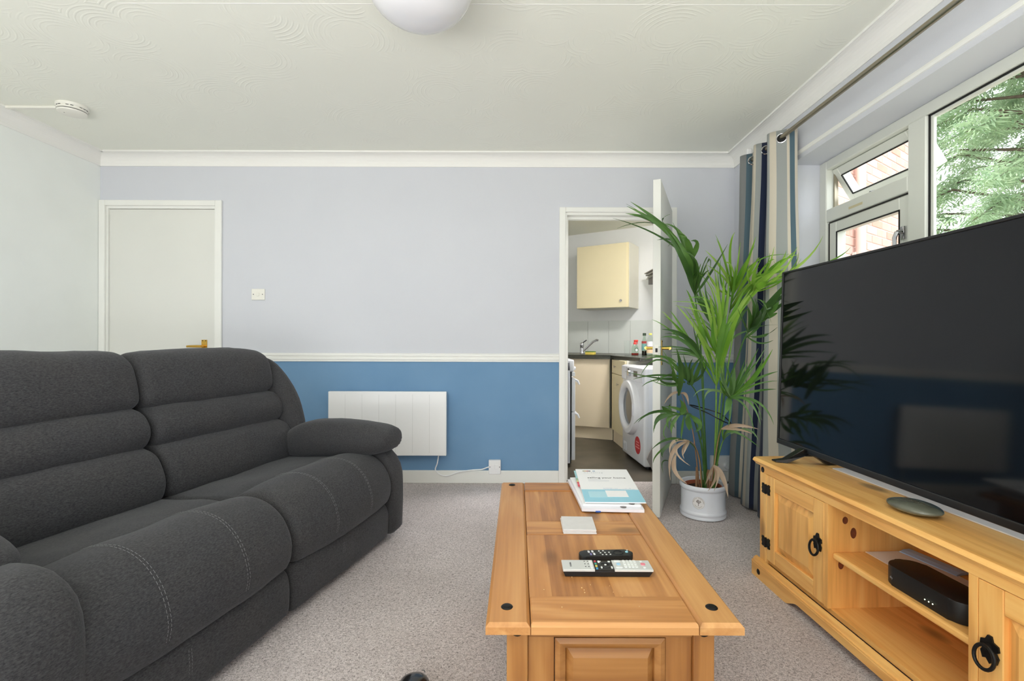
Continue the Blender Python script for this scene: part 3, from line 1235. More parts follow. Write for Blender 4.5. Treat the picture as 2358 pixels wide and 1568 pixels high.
# ================================================================== coffee table
TX0, TX1, TY0, TY1, TZ = -.064, .458, .973, 1.952, .455
ct = thing('coffee_table', 'rustic honey pine coffee table with black studs in its corners', 'table', (TX0, TY0, 0))
W_, D_ = TX1 - TX0, TY1 - TY0
th = .022


def plank(name, m, x0, x1, y0, y1, z0, z1, bev=.004):
    return obj(name, box(BM(), x0, x1, y0, y1, z0, z1, bev, 2), m, ct)


rw = .090


def top_rail(x0, x1):
    """side board whose outer ends are chamfered"""
    bm = box(BM(), x0, x1, 0, D_, TZ - th, TZ)
    for e in list(bm.edges):
        a, b_ = e.verts
        if abs(a.co.z - TZ) < 1e-5 and abs(b_.co.z - TZ) < 1e-5:
            pass
    es = [e for e in bm.edges if all(abs(v.co.z - TZ) < 1e-5 for v in e.verts)]
    bmesh.ops.bevel(bm, geom=es, offset=.007, segments=1, profile=.5, affect='EDGES')
    return bm


obj('side_board', top_rail(0, rw), M['wood_y2'], ct)
obj('side_board', top_rail(W_ - rw, W_), M['wood_y2'], ct)


def end_rail(y0, y1, outer):
    bm = box(BM(), rw + .002, W_ - rw - .002, y0, y1, TZ - th, TZ)
    es = [e for e in bm.edges if all(abs(v.co.z - TZ) < 1e-5 and abs(v.co.y - outer) < 1e-5 for v in e.verts)]
    bmesh.ops.bevel(bm, geom=es, offset=.007, segments=1, profile=.5, affect='EDGES')
    es = [e for e in bm.edges if all(abs(v.co.z - TZ) < 1e-5 for v in e.verts) and abs(e.verts[0].co.x - e.verts[1].co.x) < 1e-5]
    bmesh.ops.bevel(bm, geom=es, offset=.003, segments=1, profile=.5, affect='EDGES')
    return bm


obj('end_rail', end_rail(0, .106, 0), M['wood_x'], ct)
obj('end_rail', end_rail(D_ - .106, D_, D_), M['wood_x'], ct)
plank('panel', M['wood_y'], rw + .001, W_ - rw - .001, .107, .458, TZ - th, TZ - .0035, .0015)
plank('middle_rail', M['wood_x'], rw + .002, W_ - rw - .002, .461, .563, TZ - th, TZ - .0025, .0015)
plank('panel', M['wood_y'], rw + .001, W_ - rw - .001, .566, D_ - .107, TZ - th, TZ - .0035, .0015)
plank('under_top', M['wood_y'], .03, W_ - .03, .03, D_ - .03, TZ - th - .006, TZ - th + .001, 0)
sb = BM()
lathe(sb, [(.0128, 0), (.0128, .0010), (.0105, .0028), (.006, .0040), (0, .0044)], 20)
bmesh.ops.recalc_face_normals(sb, faces=sb.faces)
stud_me = bpy.data.meshes.new('stud')
sb.to_mesh(stud_me)
sb.free()
stud_me.materials.append(M['black_iron'])
for x, y in ((.0417, .063), (W_ - .0417, .063), (.0417, D_ - .04), (W_ - .0417, D_ - .04)):
    share('stud', stud_me, ct, (x, y, TZ - .0003))
lg = .044
lx0, lx1, ly0, ly1 = .042, W_ - .046, .036, D_ - .036
for x in (lx0, lx1 - lg):
    for y in (ly0, ly1 - lg):
        plank('leg', M['wood_z'], x, x + lg, y, y + lg, 0, TZ - th - .004, .002)
for x in (lx0 + lg / 2, lx1 - lg / 2):
    share('stud', stud_me, ct, (x, ly0 + .0002, TZ - th - .012), (PI / 2, 0, 0))
    share('stud', stud_me, ct, (x, ly1 - .0002, TZ - th - .012), (-PI / 2, 0, 0))
for fy, sg in ((ly0 + .006, 1), (ly1 - .006, -1)):
    def ybox(name, m, x0, x1, d0, d1, z0, z1, bev=.0015):
        a, b_ = fy + sg * d0, fy + sg * d1
        return plank(name, m, x0, x1, min(a, b_), max(a, b_), z0, z1, bev)
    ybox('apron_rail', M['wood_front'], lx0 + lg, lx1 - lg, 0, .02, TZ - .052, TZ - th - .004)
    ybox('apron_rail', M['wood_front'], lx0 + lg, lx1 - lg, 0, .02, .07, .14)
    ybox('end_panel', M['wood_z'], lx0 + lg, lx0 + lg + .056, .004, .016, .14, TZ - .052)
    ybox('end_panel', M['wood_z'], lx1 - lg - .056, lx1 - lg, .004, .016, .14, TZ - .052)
    # drawer front: frame with an ovolo moulding and a raised field
    dx0, dx1 = lx0 + lg + .0575, lx1 - lg - .0575
    dz0, dz1 = .145, TZ - .0535
    bm = BM()
    ys = lambda d: fy + sg * d
    steps = [(0, .000), (.010, -.004), (.022, .002), (.024, .010)]
    loops = []
    for ins, d in steps:
        loops.append([bm.verts.new((x, ys(d), z)) for x, z in ((dx0 + ins, dz0 + ins), (dx1 - ins, dz0 + ins), (dx1 - ins, dz1 - ins), (dx0 + ins, dz1 - ins))])
    bk = [bm.verts.new((x, ys(.018), z)) for x, z in ((dx0, dz0), (dx1, dz0), (dx1, dz1), (dx0, dz1))]
    loops = [bk] + loops
    for a, b_ in zip(loops, loops[1:]):
        for k in range(4):
            j = (k + 1) % 4
            bm.faces.new((a[k], a[j], b_[j], b_[k]))
    bm.faces.new(bk)
    bm.faces.new(loops[-1])
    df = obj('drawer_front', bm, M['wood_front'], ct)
    bm = BM()
    for zc in ((dz0 + dz1) / 2 - .066, (dz0 + dz1) / 2 + .058):
        ph = .052
        a = [(dx0 + .022, zc - ph), (dx1 - .022, zc - ph), (dx1 - .022, zc + ph), (dx0 + .022, zc + ph)]
        b2 = [(dx0 + .038, zc - ph + .020), (dx1 - .038, zc - ph + .020), (dx1 - .038, zc + ph - .020), (dx0 + .038, zc + ph - .020)]
        la = [bm.verts.new((x, ys(.009), z)) for x, z in a]
        lb = [bm.verts.new((x, ys(-.006), z)) for x, z in b2]
        lc = [bm.verts.new((x, ys(.014), z)) for x, z in a]
        for p_, q_ in ((lc, la), (la, lb)):
            for k in range(4):
                j = (k + 1) % 4
                bm.faces.new((p_[k], p_[j], q_[j], q_[k]))
        bm.faces.new(lb)
        bm.faces.new(lc)
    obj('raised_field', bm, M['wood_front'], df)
for x in (lx0 + .008, lx1 - .02):
    plank('side_panel', M['wood_y'], x, x + .012, ly0 + lg, ly1 - lg, .07, TZ - th - .004, .001)

# ================================================================== things on the coffee table
M['paper'] = mat('white_paper', (240, 240, 242), .5)
M['paper2'] = mat('pale_lilac_plastic_wallet', (232, 230, 238), .25)
M['cyan'] = mat('printed_light_blue', (150, 206, 226), .4)
M['cyan2'] = mat('printed_pale_blue', (176, 218, 232), .4)
M['ink'] = mat('printing_ink', (70, 70, 74), .6)
M['grey_ink'] = mat('pale_ink', (190, 192, 200), .6)
M['coin'] = mat('dark_grey_print', (104, 98, 98), .5)


def sheet(bm, corners, th_, nx=10, ny=14, wob=.0):
    """thin sheet over four corner points (near-left, near-right, far-right, far-left) with thickness"""
    a, b_, c, d = [Vector(p) for p in corners]
    up, lo = [], []
    for j in range(ny + 1):
        for i in range(nx + 1):
            f, g = i / nx, j / ny
            p = a.lerp(b_, f).lerp(d.lerp(c, f), g)
            p.z += wob * (math.sin(g * 5 + f * 2) + math.sin(f * 7)) * g
            up.append(bm.verts.new(p + Vector((0, 0, th_))))
            lo.append(bm.verts.new(p))
    w1_ = nx + 1
    for j in range(ny):
        for i in range(nx):
            k = j * w1_ + i
            bm.faces.new((up[k], up[k + 1], up[k + 1 + w1_], up[k + w1_]))
            bm.faces.new((lo[k], lo[k + w1_], lo[k + 1 + w1_], lo[k + 1]))
    for seq in ([j * w1_ for j in range(ny + 1)], [j * w1_ + nx for j in range(ny + 1)], list(range(w1_)), [ny * w1_ + i for i in range(w1_)]):
        for p, q in zip(seq, seq[1:]):
            bm.faces.new((up[p], up[q], lo[q], lo[p]))
    return bm


wal = thing('plastic_wallet', 'pale crumpled plastic wallet with two dark round prints under the brochure', 'wallet', (.32, 1.78, TZ))
bm = BM()
sheet(bm, [(-.105, -.165, .001), (.101, -.176, .001), (.115, .155, .006), (-.120, .150, .010)], .010, wob=.0025)
obj('sleeve', bm, M['paper2'], wal, True)
bm = BM()
sheet(bm, [(-.098, -.140, .012), (.096, -.150, .012), (.108, .150, .022), (-.112, .140, .024)], .005, wob=.001)
obj('papers', bm, M['paper'], wal)
for x, y in ((.036, -.152), (.068, -.136)):
    bm = BM()
    lathe(bm, [(.0105, 0), (.0105, .0012), (0, .0013)], 20)
    o = obj('round_print', bm, M['coin'], wal)
    o.location = (x, y, .0112)
    if y > -.145:
        o.location.z = .0175
bm = box(BM(), -.060, -.043, -.173, -.155, -.0001, .004, .001, 1)
obj('blue_tab', bm, mat('blue_clip', (40, 84, 168), .4), wal)

# brochure, lying tilted on the wallet: local x across, y away, hinged at the near edge
br = thing('brochure', 'white and light blue property brochure lying on a plastic wallet', 'brochure', (.229, 1.643, .4745))
br.rotation_euler = (math.radians(4.6), 0, math.radians(-1.0))
bwid, blen = .207, .325
obj('cover', box(BM(), 0, bwid, 0, blen, 0, .004, .0005, 1), M['paper'], br)
obj('blue_band', box(BM(), .0003, bwid - .0003, .0003, blen * .34, .0040, .0043), M['cyan'], br)
obj('pale_box', box(BM(), .022, .100, .040, .092, .0043, .0045), M['cyan2'], br)
bm = box(BM(), .084, .158, .044, .100, .0044, .0050)
obj('white_card', bm, M['paper'], br)
text('lettering', 'selling your home', .0205, M['ink'], br, (.036, .222, .0041), (0, 0, 0))
text('lettering', 'm a r k e t i n g', .012, M['grey_ink'], br, (.028, .280, .0041), (0, 0, 0))
for k, c in enumerate(((150, 140, 110), (196, 150, 90), (150, 60, 60), (60, 50, 54))):
    obj('logo_block', box(BM(), .026 + k * .008, .0335 + k * .008, .298, .306, .0041, .0044), mat('logo_colour', c, .5), br)
obj('logo_block', box(BM(), .066, .076, .298, .306, .0041, .0044), mat('logo_blue', (150, 170, 200), .5), br)
for k, (a, b_) in enumerate(((.036, .085), (.036, .115))):
    obj('text_line', box(BM(), a, b_, .207 - k * .013, .2095 - k * .013, .0041, .0043), M['grey_ink'], br)
# faint skyline above the band
bm = BM()
x = .08
rr = random.Random(5)
while x < .19:
    wv = .006 + rr.random() * .008
    box(bm, x, x + wv - .001, blen * .34, blen * .34 + .006 + rr.random() * .012, .0041, .0043)
    x += wv
obj('skyline_print', bm, mat('pale_skyline_ink', (222, 226, 234), .5), br)
# coloured index tabs on the leaflet under the cover's edge
for k, (c, y0, y1) in enumerate((((150, 196, 204), .235, .318), ((150, 180, 150), .215, .235), ((214, 206, 150), .20, .212), ((206, 84, 96), .183, .195), ((220, 110, 120), .168, .18), ((206, 84, 96), .153, .165))):
    obj('index_tab', box(BM(), -.007, .002, y0, y1, -.0022, -.0004), mat('tab_colour', c, .5), br)

# coasters
M['coaster'] = mat('pale_grey_coaster', (214, 212, 212), .35, var=.03, vscale=40)
for k in range(3):
    c = thing('coaster', ('pale grey square coaster at the bottom of the stack of three', 'pale grey square coaster in the middle of the stack of three', 'pale grey square coaster on top of the stack of three')[k],
              'coaster', (.186 + (.001, -.001, .0005)[k], 1.488 + (0, .0008, .0)[k], TZ - .0025 + k * .0045), math.radians((-1.5, -1.0, -2.0)[k]), 'square coasters stacked on the coffee table')
    obj('slab', box(BM(), -.0495, .0495, -.055, .055, 0, .0042, .0012, 2), M['coaster'], c)
    obj('felt', box(BM(), -.047, .047, -.0525, .0525, -.0003, .0004), M['ink'], c)

# silver remote control
M['silver'] = mat('silver_plastic', (206, 208, 206), .35, metal=.15)
M['white_key'] = mat('white_key', (226, 228, 226), .4)
rm = thing('remote_control', 'long silver and black television remote lying in front of the small black one', 'remote control', (.1128, 1.176, TZ - .0035), math.radians(-.4))
rl_ = .216
bm = BM()
prism(bm, [(.004, .0005), (rl_ - .008, .0005), (rl_ + .001, .012), (rl_, .0135), (0, .0135), (-.001, .012)], 0, .050, 'y', .0012)
obj('body', bm, M['black'], rm)
tp = .0185
obj('keypad_panel', box(BM(), -.002, .076, -.001, .051, .0128, tp, .0012, 2), M['silver'], rm)
obj('keypad_panel', box(BM(), .124, rl_ + .002, -.001, .051, .0128, tp, .0012, 2), M['silver'], rm)
obj('centre_panel', box(BM(), .076, .124, .0, .050, .0128, tp - .0012, .0008, 1), M['black'], rm)


def key(x, y, wx, wy, m, parent=rm, z=tp, h=.0014):
    o = obj('key', prism(BM(), rrect(wx, wy, min(wx, wy) * .3, 3, x, y), z - .0005, z + h), m, parent)
    return o


for i, c in enumerate(((198, 56, 78), (64, 160, 140), (222, 206, 90), (70, 150, 196))):
    key(.082, .044 - i * .0125, .005, .008, mat('colour_key', c, .4), z=tp - .0012)
for x, y, wx, wy in ((.091, .042, .005, .010), (.095, .044, .003, .004), (.117, .043, .006, .006), (.094, .012, .004, .008), (.119, .012, .004, .010)):
    key(x, y, wx, wy, M['white_key'], z=tp - .0012)
bm = BM()
ring = [(.1055 + .0125 * math.cos(a * PI / 16), .026 + .0125 * math.sin(a * PI / 16), tp - .0008) for a in range(32)]
tube(bm, ring, .0012, 6, closed=True)
obj('ring_key', bm, mat('dark_grey_ring', (60, 60, 62), .4), rm, True)
key(.1055, .026, .005, .005, M['white_key'], z=tp - .0012)
for i in range(2):
    for j in range(3):
        key(.055 + i * .008, .042 - j * .014, .0028, .0028, M['ink'], h=.0008)
key(.0695, .025, .006, .040, M['white_key'])
for i in range(4):
    for j in range(3):
        key(.154 + i * .0088, .043 - j * .0135, .0066, .0105, M['white_key'])
key(.137, .044, .016, .007, M['white_key'])
key(.137, .011, .016, .007, M['white_key'])
key(.138, .028, .009, .010, mat('pale_blue_key', (166, 206, 232), .4))
key(.199, .028, .011, .011, mat('pink_power_key', (222, 128, 142), .4))
key(.197, .043, .006, .005, M['white_key'])
key(.199, .010, .006, .006, M['white_key'])
text('lettering', 'TOSHIBA', .006, M['ink'], rm, (.021, .013, tp + .0001), (0, 0, PI / 2))

# small black remote
rk = thing('remote_control', 'short black streaming stick remote with rounded ends behind the silver one', 'remote control', (.163, 1.252, TZ - .0035), math.radians(3.0))
bm = prism(BM(), rrect(.142, .038, .016, 8, .071, .019), 0, .0155, 'z', .003)
obj('body', bm, mat('matt_black_plastic', (30, 32, 32), .5), rk, True)
bt = .0155
bm = BM()
tube(bm, [(.103 + .0125 * math.cos(a * PI / 16), .019 + .0125 * math.sin(a * PI / 16), bt) for a in range(32)], .0016, 6, closed=True)
obj('ring_key', bm, M['black'], rk, True)
key(.127, .021, .007, .007, mat('pale_blue_voice_key', (158, 214, 230), .4), rk, bt)
key(.131, .031, .003, .003, M['white_key'], rk, bt)
for i, (x, y) in enumerate(((.055, .030), (.066, .031), (.057, .019), (.069, .020), (.080, .021), (.060, .008), (.070, .008), (.081, .009), (.077, .031))):
    key(x, y, .004, .004, M['white_key'] if i != 8 else M['ink'], rk, bt, .0008)
for x, y, c in ((.027, .027, (214, 214, 216)), (.037, .028, (220, 220, 222)), (.030, .012, (120, 116, 170)), (.039, .013, (232, 232, 234))):
    key(x, y, .005, .011, mat('shortcut_key', c, .4), rk, bt, .0008)

# crumbs
bm = BM()
rr = random.Random(11)
for k in range(16):
    x, y = rr.uniform(.0, .33), rr.uniform(1.02, 1.2)
    s = rr.uniform(.0008, .0018)
    r_ = bmesh.ops.create_icosphere(bm, subdivisions=1, radius=s)
    for v in r_['verts']:
        v.co += Vector((x, y, TZ - .0030 + s * .6 + (.0035 if y < 1.08 else 0)))
tag(obj('crumbs', bm, mat('bread_crumb', (226, 190, 136), .8)), 'pale crumbs scattered on the near half of the table top', 'crumbs', None, 'stuff')

# ================================================================== television stand
ST = thing('tv_stand', 'golden pine television stand with black iron hinges and ring pulls', 'cabinet', (1.039, 2.142, 0), math.atan2(-1, .05))
STL, STD, STH = 1.41, .42, .517
SX, SY, SZ = M['stand_x'], M['stand_y'], M['stand_z']


def sbox(name, m, x0, x1, y0, y1, z0, z1, bev=.002, parent=ST):
    return obj(name, box(BM(), x0, x1, y0, y1, z0, z1, bev, 2), m, parent)


# moulded top
bm = BM()
prof = [(0.0, STH - .013), (.003, STH - .006), (.008, STH - .001), (.016, STH), (.40, STH), (.40, STH - .030), (.016, STH - .030), (.012, STH - .024), (.006, STH - .019)]
prism(bm, prof, .003, STL - .003, 'x', 0)
for v in bm.verts:
    if v.co.y < .02 and False:
        pass
obj('top', bm, SX, ST)
bm = BM()
for x in (0.0, STL - .003):
    prism(bm, [(.0035, STH - .013), (.008, STH - .003), (.397, STH - .003), (.397, STH - .022), (.010, STH - .022)], x, x + .003, 'x')
obj('top_edge', bm, SX, ST)
fy0 = .022
ft2 = .022
sbox('front_rail', SX, .024, STL - .024, fy0, fy0 + ft2, .458, STH - .030)
sbox('post', SZ, .024, .072, fy0, fy0 + ft2, .070, .458)
sbox('post', SZ, STL - .072, STL - .024, fy0, fy0 + ft2, .070, .458)
sbox('end_panel', SZ, .024, .042, fy0 + ft2, .40, .05, STH - .030)
sbox('end_panel', SZ, STL - .042, STL - .024, fy0 + ft2, .40, .05, STH - .030)
DL0, DL1 = .435, .455
DR0, DR1 = .955, .978
sbox('divider', SZ, DL0, DL0 + .020, fy0 + .001, .395, .092, .458, .001)
sbox('divider', SZ, DR0, DR0 + .023, fy0 + .001, .395, .092, .458, .001)
sbox('back_panel', SZ, .042, STL - .042, .395, .40, .07, STH - .03, 0)
sbox('bottom_board', SX, .042, STL - .042, fy0 + .012, .395, .074, .092, .001)
# shelf with eased front edge
sbox('shelf', SX, DL1, DR0, fy0 + .016, .395, .268, .290, .006)
# plinth with a scalloped lower edge and stepped top
bm = BM()
pts = [(-.002, 0), (.235, 0)]
for k in range(1, 7):
    f = k / 6
    pts.append((.235 + .085 * f, .030 * (f * f * (3 - 2 * f))))
for k in range(6, -1, -1):
    f = k / 6
    pts.append((STL - .235 - .085 * f, .030 * (f * f * (3 - 2 * f))))
pts += [(STL + .002, 0), (STL + .002, .064), (-.002, .064)]
prism(bm, pts, 0.0, .020, 'y')
obj('plinth', bm, SX, ST)
bm = BM()
prism(bm, [(-.0015, .052), (-.0015, .058), (.006, .066), (.008, .074), (.020, .080), (.022, .080), (.022, .052)], 0, STL, 'x')
obj('plinth_moulding', bm, SX, ST)
sbox('plinth_side', SY, -.002, .018, .020, .40, 0, .064)
sbox('plinth_side', SY, STL - .018, STL + .002, .020, .40, 0, .064)


def stand_door(x0, x1, hinge_left, lab):
    z0, z1 = .094, .456
    fr = .058
    y0, y1 = fy0 + .001, fy0 + .021
    do = bpy.data.objects.new('door', None)
    do.empty_display_size = .05
    COL.objects.link(do)
    do.parent = ST
    obj('door_stile', box(BM(), x0, x0 + fr, y0, y1, z0, z1, .002, 1), SZ, do)
    obj('door_stile', box(BM(), x1 - fr, x1, y0, y1, z0, z1, .002, 1), SZ, do)
    obj('door_rail', box(BM(), x0 + fr, x1 - fr, y0 + .001, y1, z0, z0 + fr, .002, 1), SX, do)
    obj('door_rail', box(BM(), x0 + fr, x1 - fr, y0 + .001, y1, z1 - fr, z1, .002, 1), SX, do)
    bm = BM()
    a = [(x0 + fr, z0 + fr), (x1 - fr, z0 + fr), (x1 - fr, z1 - fr), (x0 + fr, z1 - fr)]
    k = .030
    b2 = [(x0 + fr + k, z0 + fr + k), (x1 - fr - k, z0 + fr + k), (x1 - fr - k, z1 - fr - k), (x0 + fr + k, z1 - fr - k)]
    la = [bm.verts.new((x, y0 + .014, z)) for x, z in a]
    lb = [bm.verts.new((x, y0 + .003, z)) for x, z in b2]
    lc = [bm.verts.new((x, y1, z)) for x, z in a]
    for p_, q_ in ((lc, la), (la, lb)):
        for i in range(4):
            j = (i + 1) % 4
            bm.faces.new((p_[i], p_[j], q_[j], q_[i]))
    bm.faces.new(lb)
    bm.faces.new(lc)
    obj('raised_panel', bm, SZ, do)
    # hinges: two notched leaves either side of the knuckle
    xh = x0 if hinge_left else x1
    for zc in (z1 - .062, z0 + .072):
        bm = BM()
        for sg in (-1, 1):
            poly = [(0, -.019), (.010, -.013), (.017, -.022), (.029, -.020), (.026, -.010), (.030, 0), (.026, .010), (.029, .020), (.017, .022), (.010, .013), (0, .019)]
            prism(bm, [(xh + sg * a_, zc + b_) for a_, b_ in poly], fy0 - .0035, fy0 + .001, 'y')
        cyl(bm, (xh, fy0 - .003, zc - .020), (xh, fy0 - .003, zc + .020), .0055, .0055, 12)
        for sg in (-1, 1):
            for dz in (-.014, .014):
                cyl(bm, (xh + sg * .022, fy0 - .006, zc + dz), (xh + sg * .022, fy0 - .003, zc + dz), .003, .004, 8)
        obj('hinge', bm, M['black_iron'], do)
    # ring pull on a scalloped back plate
    xp = (x1 - .030) if hinge_left else (x0 + .030)
    zc = .300
    bm = BM()
    prism(bm, [(xp + a_, zc + b_) for a_, b_ in ((-.004, .036), (.005, .036), (.008, .024), (.020, .020), (.022, .008), (.015, .002), (.021, -.008), (.016, -.024), (.008, -.020), (0, -.030), (-.008, -.020), (-.016, -.024), (-.021, -.008), (-.015, .002), (-.022, .008), (-.020, .020), (-.010, .024))], fy0 - .0035, fy0 + .001, 'y')
    bp_ = obj('back_plate', bm, M['black_iron'], do)
    bm = BM()
    cyl(bm, (xp, fy0 - .003, zc + .010), (xp, fy0 - .016, zc + .010), .007, .006, 10)
    ringp = []
    for q in range(24):
        a_ = q * PI / 12
        ringp.append((xp + .0235 * math.sin(a_), fy0 - .012 - .008 * (1 - math.cos(a_)) * .5, zc - .014 + .0265 * math.cos(a_)))
    tube(bm, ringp, .0042, 8, closed=True)
    obj('ring_pull', bm, M['black_iron'], do, True)
    return do


stand_door(.073, .434, True, '')
stand_door(.979, STL - .073, False, '')
for x, z, y in ((.046, .470, fy0), (STL - .046, .470, fy0), (.052, .030, 0.0), (STL - .052, .030, 0.0)):
    o = share('stud', stud_me, ST, (x, y + .0003, z), (PI / 2, 0, 0), (.95, .95, .95))
# dark knots on the left divider, as in the board itself
M['knot'] = mat('knot_wood', (112, 58, 34), .5, var=.3, vscale=60)
for y, z, a_, b_ in ((.085, .400, .010, .013), (.115, .355, .011, .019), (.070, .245, .010, .016)):
    bm = BM()
    prism(bm, [(y + a_ * math.cos(t * PI / 8), z + b_ * math.sin(t * PI / 8)) for t in range(16)], DL1 - .001, DL1 + .0004, 'x')
    obj('knot', bm, M['knot'], ST)

# ---- television
TVA = math.atan2(-1, .03)
tv = thing('television', 'large flat black television standing on the pine stand', 'television', (1.178, 2.197, 0), TVA)
TL, TB, TT = 1.33, .566, 1.340
M['screen'] = mat('glossy_dark_screen', (9, 10, 12), .07, spec=.42)
M['bezel'] = mat('black_bezel', (20, 20, 21), .3)
tilt = bpy.data.objects.new('tilt', None)
tz = lambda y, z: (y + .030 * (z - TB), z)


def tvbox(name, m, x0, x1, y0, y1, z0, z1, bev=.001, parent=tv):
    bm = box(BM(), x0, x1, y0, y1, z0, z1, bev, 1)
    for v in bm.verts:
        v.co.y += .030 * (v.co.z - TB)
    return obj(name, bm, m, parent)


bpy.data.objects.remove(tilt)
tvbox('screen', M['screen'], .009, TL - .009, .002, .006, TB + .022, TT - .008, 0)
bm = BM()
for a in ((0, .010, TB, TT), (TL - .010, TL, TB, TT), (.010, TL - .010, TT - .009, TT), (.010, TL - .010, TB, TB + .021)):
    box(bm, a[0], a[1], -.002, .030, a[2], a[3], .0015, 1)
for v in bm.verts:
    v.co.y += .030 * (v.co.z - TB)
obj('bezel', bm, M['bezel'], tv)
tvbox('bezel_line', mat('grey_bezel_line', (48, 49, 50), .3), .010, TL - .010, -.0024, .001, TB + .0195, TB + .0225, 0)
tvbox('housing', M['black'], .012, TL - .012, .010, .040, TB + .012, TT - .012, .004)
tvbox('back_box', M['black'], .20, TL - .20, .040, .070, TB + .03, TB + .40, .01)
for x, s in ((.20, 1), (TL - .20, -1)):
    bm = BM()
    # foot: a flat tapering bar running front to back, raised where it meets the set
    for y0, y1, zz0, zz1 in ((-.085, -.02, .5185, .536), (-.02, .03, .536, .572), (.03, .14, .5185, .545)):
        pass
    prof = [(-.098, .5175), (-.060, .5175), (-.006, .556), (.036, .556), (.090, .5175), (.135, .5175), (.135, .523), (.098, .526), (.045, .582), (-.010, .582), (-.062, .532), (-.098, .524)]
    prism(bm, prof, x - .016, x + .016, 'x', .002)
    for v in bm.verts:
        v.co.x -= s * .055 * max(0, -v.co.y) / .098
    obj('foot', bm, M['bezel'], tv)

# white board lying along the rear of the stand top
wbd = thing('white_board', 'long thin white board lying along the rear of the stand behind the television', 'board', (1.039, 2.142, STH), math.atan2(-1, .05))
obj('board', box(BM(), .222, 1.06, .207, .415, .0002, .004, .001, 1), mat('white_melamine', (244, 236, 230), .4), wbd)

# ---- pebble ornament with an engraved word
pb = thing('pebble_ornament', 'grey green flat pebble with an engraved word lying on the stand', 'ornament', (1.184, 1.443, STH), math.radians(-82))
bm = BM()
prof = []
for k in range(15):
    h = -math.cos(PI * k / 14)
    prof.append((max(0.0, 1 - abs(h) ** 2.3) ** (1 / 2.3), h))
lathe(bm, prof, 44)
for v in bm.verts:
    x, y, z = v.co
    v.co = Vector((math.copysign(abs(x) ** .92, x) * .074, math.copysign(abs(y) ** .95, y) * .056, .0170 + z * .0168 * (1 - .25 * x * x)))
M['pebble'] = mat('grey_green_glazed_stone', (92, 94, 82), .25, var=.3, vscale=16, coat=.4)
obj('stone', bm, M['pebble'], pb, True, 180)
text('lettering', 'FAMILY', .019, mat('engraved_dark', (66, 62, 50), .6), pb, (-.034, -.007, .0322), (0, 0, 0), extrude=.0022)

# ---- router, papers, cable in the open bay (stand coordinates turned to world)
Mst = Matrix.Translation((1.039, 2.142, 0)) @ Matrix.Rotation(math.atan2(-1, .05), 4, 'Z')


def on_stand(x, y, z):
    return Mst @ Vector((x, y, z))


ro = thing('router', 'black flat broadband router with three small lights on the shelf', 'router', on_stand(.775, .115, .2901), math.atan2(-1, .05))
bm = prism(BM(), rrect(.27, .105, .045, 8, 0, 0), 0, .058, 'z', .004)
for v in bm.verts:
    v.co.y += -.010 * math.cos(v.co.x / .135 * PI / 2) * (v.co.y < 0)
    v.co.z *= 1.0
obj('case', bm, mat('black_satin_plastic', (14, 14, 14), .45), ro, True)
led = mat('white_light', (236, 246, 214), .4, emit=2.2)
for k in range(3):
    bm = BM()
    lathe(bm, [(.0016, 0), (.0016, .0012), (0, .0016)], 10)
    o = obj('indicator_light', bm, led, ro)
    o.location = (.028 + k * .012, -.0617, .020)
    o.rotation_euler = (PI / 2, 0, 0)
text('lettering', 'sky', .011, mat('grey_logo', (150, 150, 150), .4), ro, (-.098, -.0560, .020), (PI / 2, 0, math.radians(-14)))
M['envelope'] = mat('cream_paper', (232, 226, 222), .6)
p1 = thing('envelope', 'flat cream paper lying under the folded leaflet on the shelf', 'envelope', on_stand(.60, .225, .2902), math.atan2(-1, .05))
obj('sheet', box(BM(), -.14, .18, -.07, .09, 0, .0012), M['envelope'], p1)
p2 = thing('leaflet', 'pale blue folded leaflet lying on the cream paper in the stand', 'leaflet', on_stand(.545, .318, .2915), math.atan2(-1, .05) + .18)
bm = BM()
prism(bm, [(-.030, 0), (.030, 0), (.030, .001), (.012, .0075), (-.012, .0075), (-.030, .003)], -.085, .095, 'x')
obj('fold', bm, mat('pale_blue_paper', (176, 202, 240), .5), p2)
pcab = [on_stand(*p) for p in ((.86, .165, .318), (.885, .205, .312), (.915, .225, .309), (.945, .235, .309), (.95, .26, .309))]
bm = tube(BM(), [tuple(p) for p in pcab], .0028, 8)
tag(obj('router_cable', bm, M['black'], None, True), 'thin black cable running from the router towards the stand divider', 'cable')
# ================================================================== curtain and rod
RODX, RODZ = 1.468, 2.166
rod = thing('curtain_rod', 'slim brushed metal curtain rod running along the window wall', 'curtain rod', (RODX, 0, RODZ))
bm = cyl(BM(), (0, -.25, 0), (0, 3.06, 0), .0125, .0125, 20)
obj('pole', bm, M['steel'], rod, True)
bm = BM()
lathe(bm, [(.0125, 3.06), (.022, 3.065), (.024, 3.078), (.018, 3.09), (0, 3.094)], 20, 'y')
obj('finial', bm, M['steel'], rod, True)
for y in (3.03, 1.2, -.1):
    bm = BM()
    box(bm, .006, RX - RODX, y - .008, y + .008, -.006, .006, .002, 1)
    lathe(bm, [(.026, RX - RODX - .006), (.026, RX - RODX)], 20, 'x', (0, y, 0))
    obj('bracket', bm, M['steel'], rod)
wb = box(BM(), RODX - .022, RODX + .006, 3.055, 3.075, 2.205, 2.245, .002, 1)
tag(obj('curtain_clip', wb, M['plastic'], None), 'small white plastic clip standing above the curtain top', 'clip')


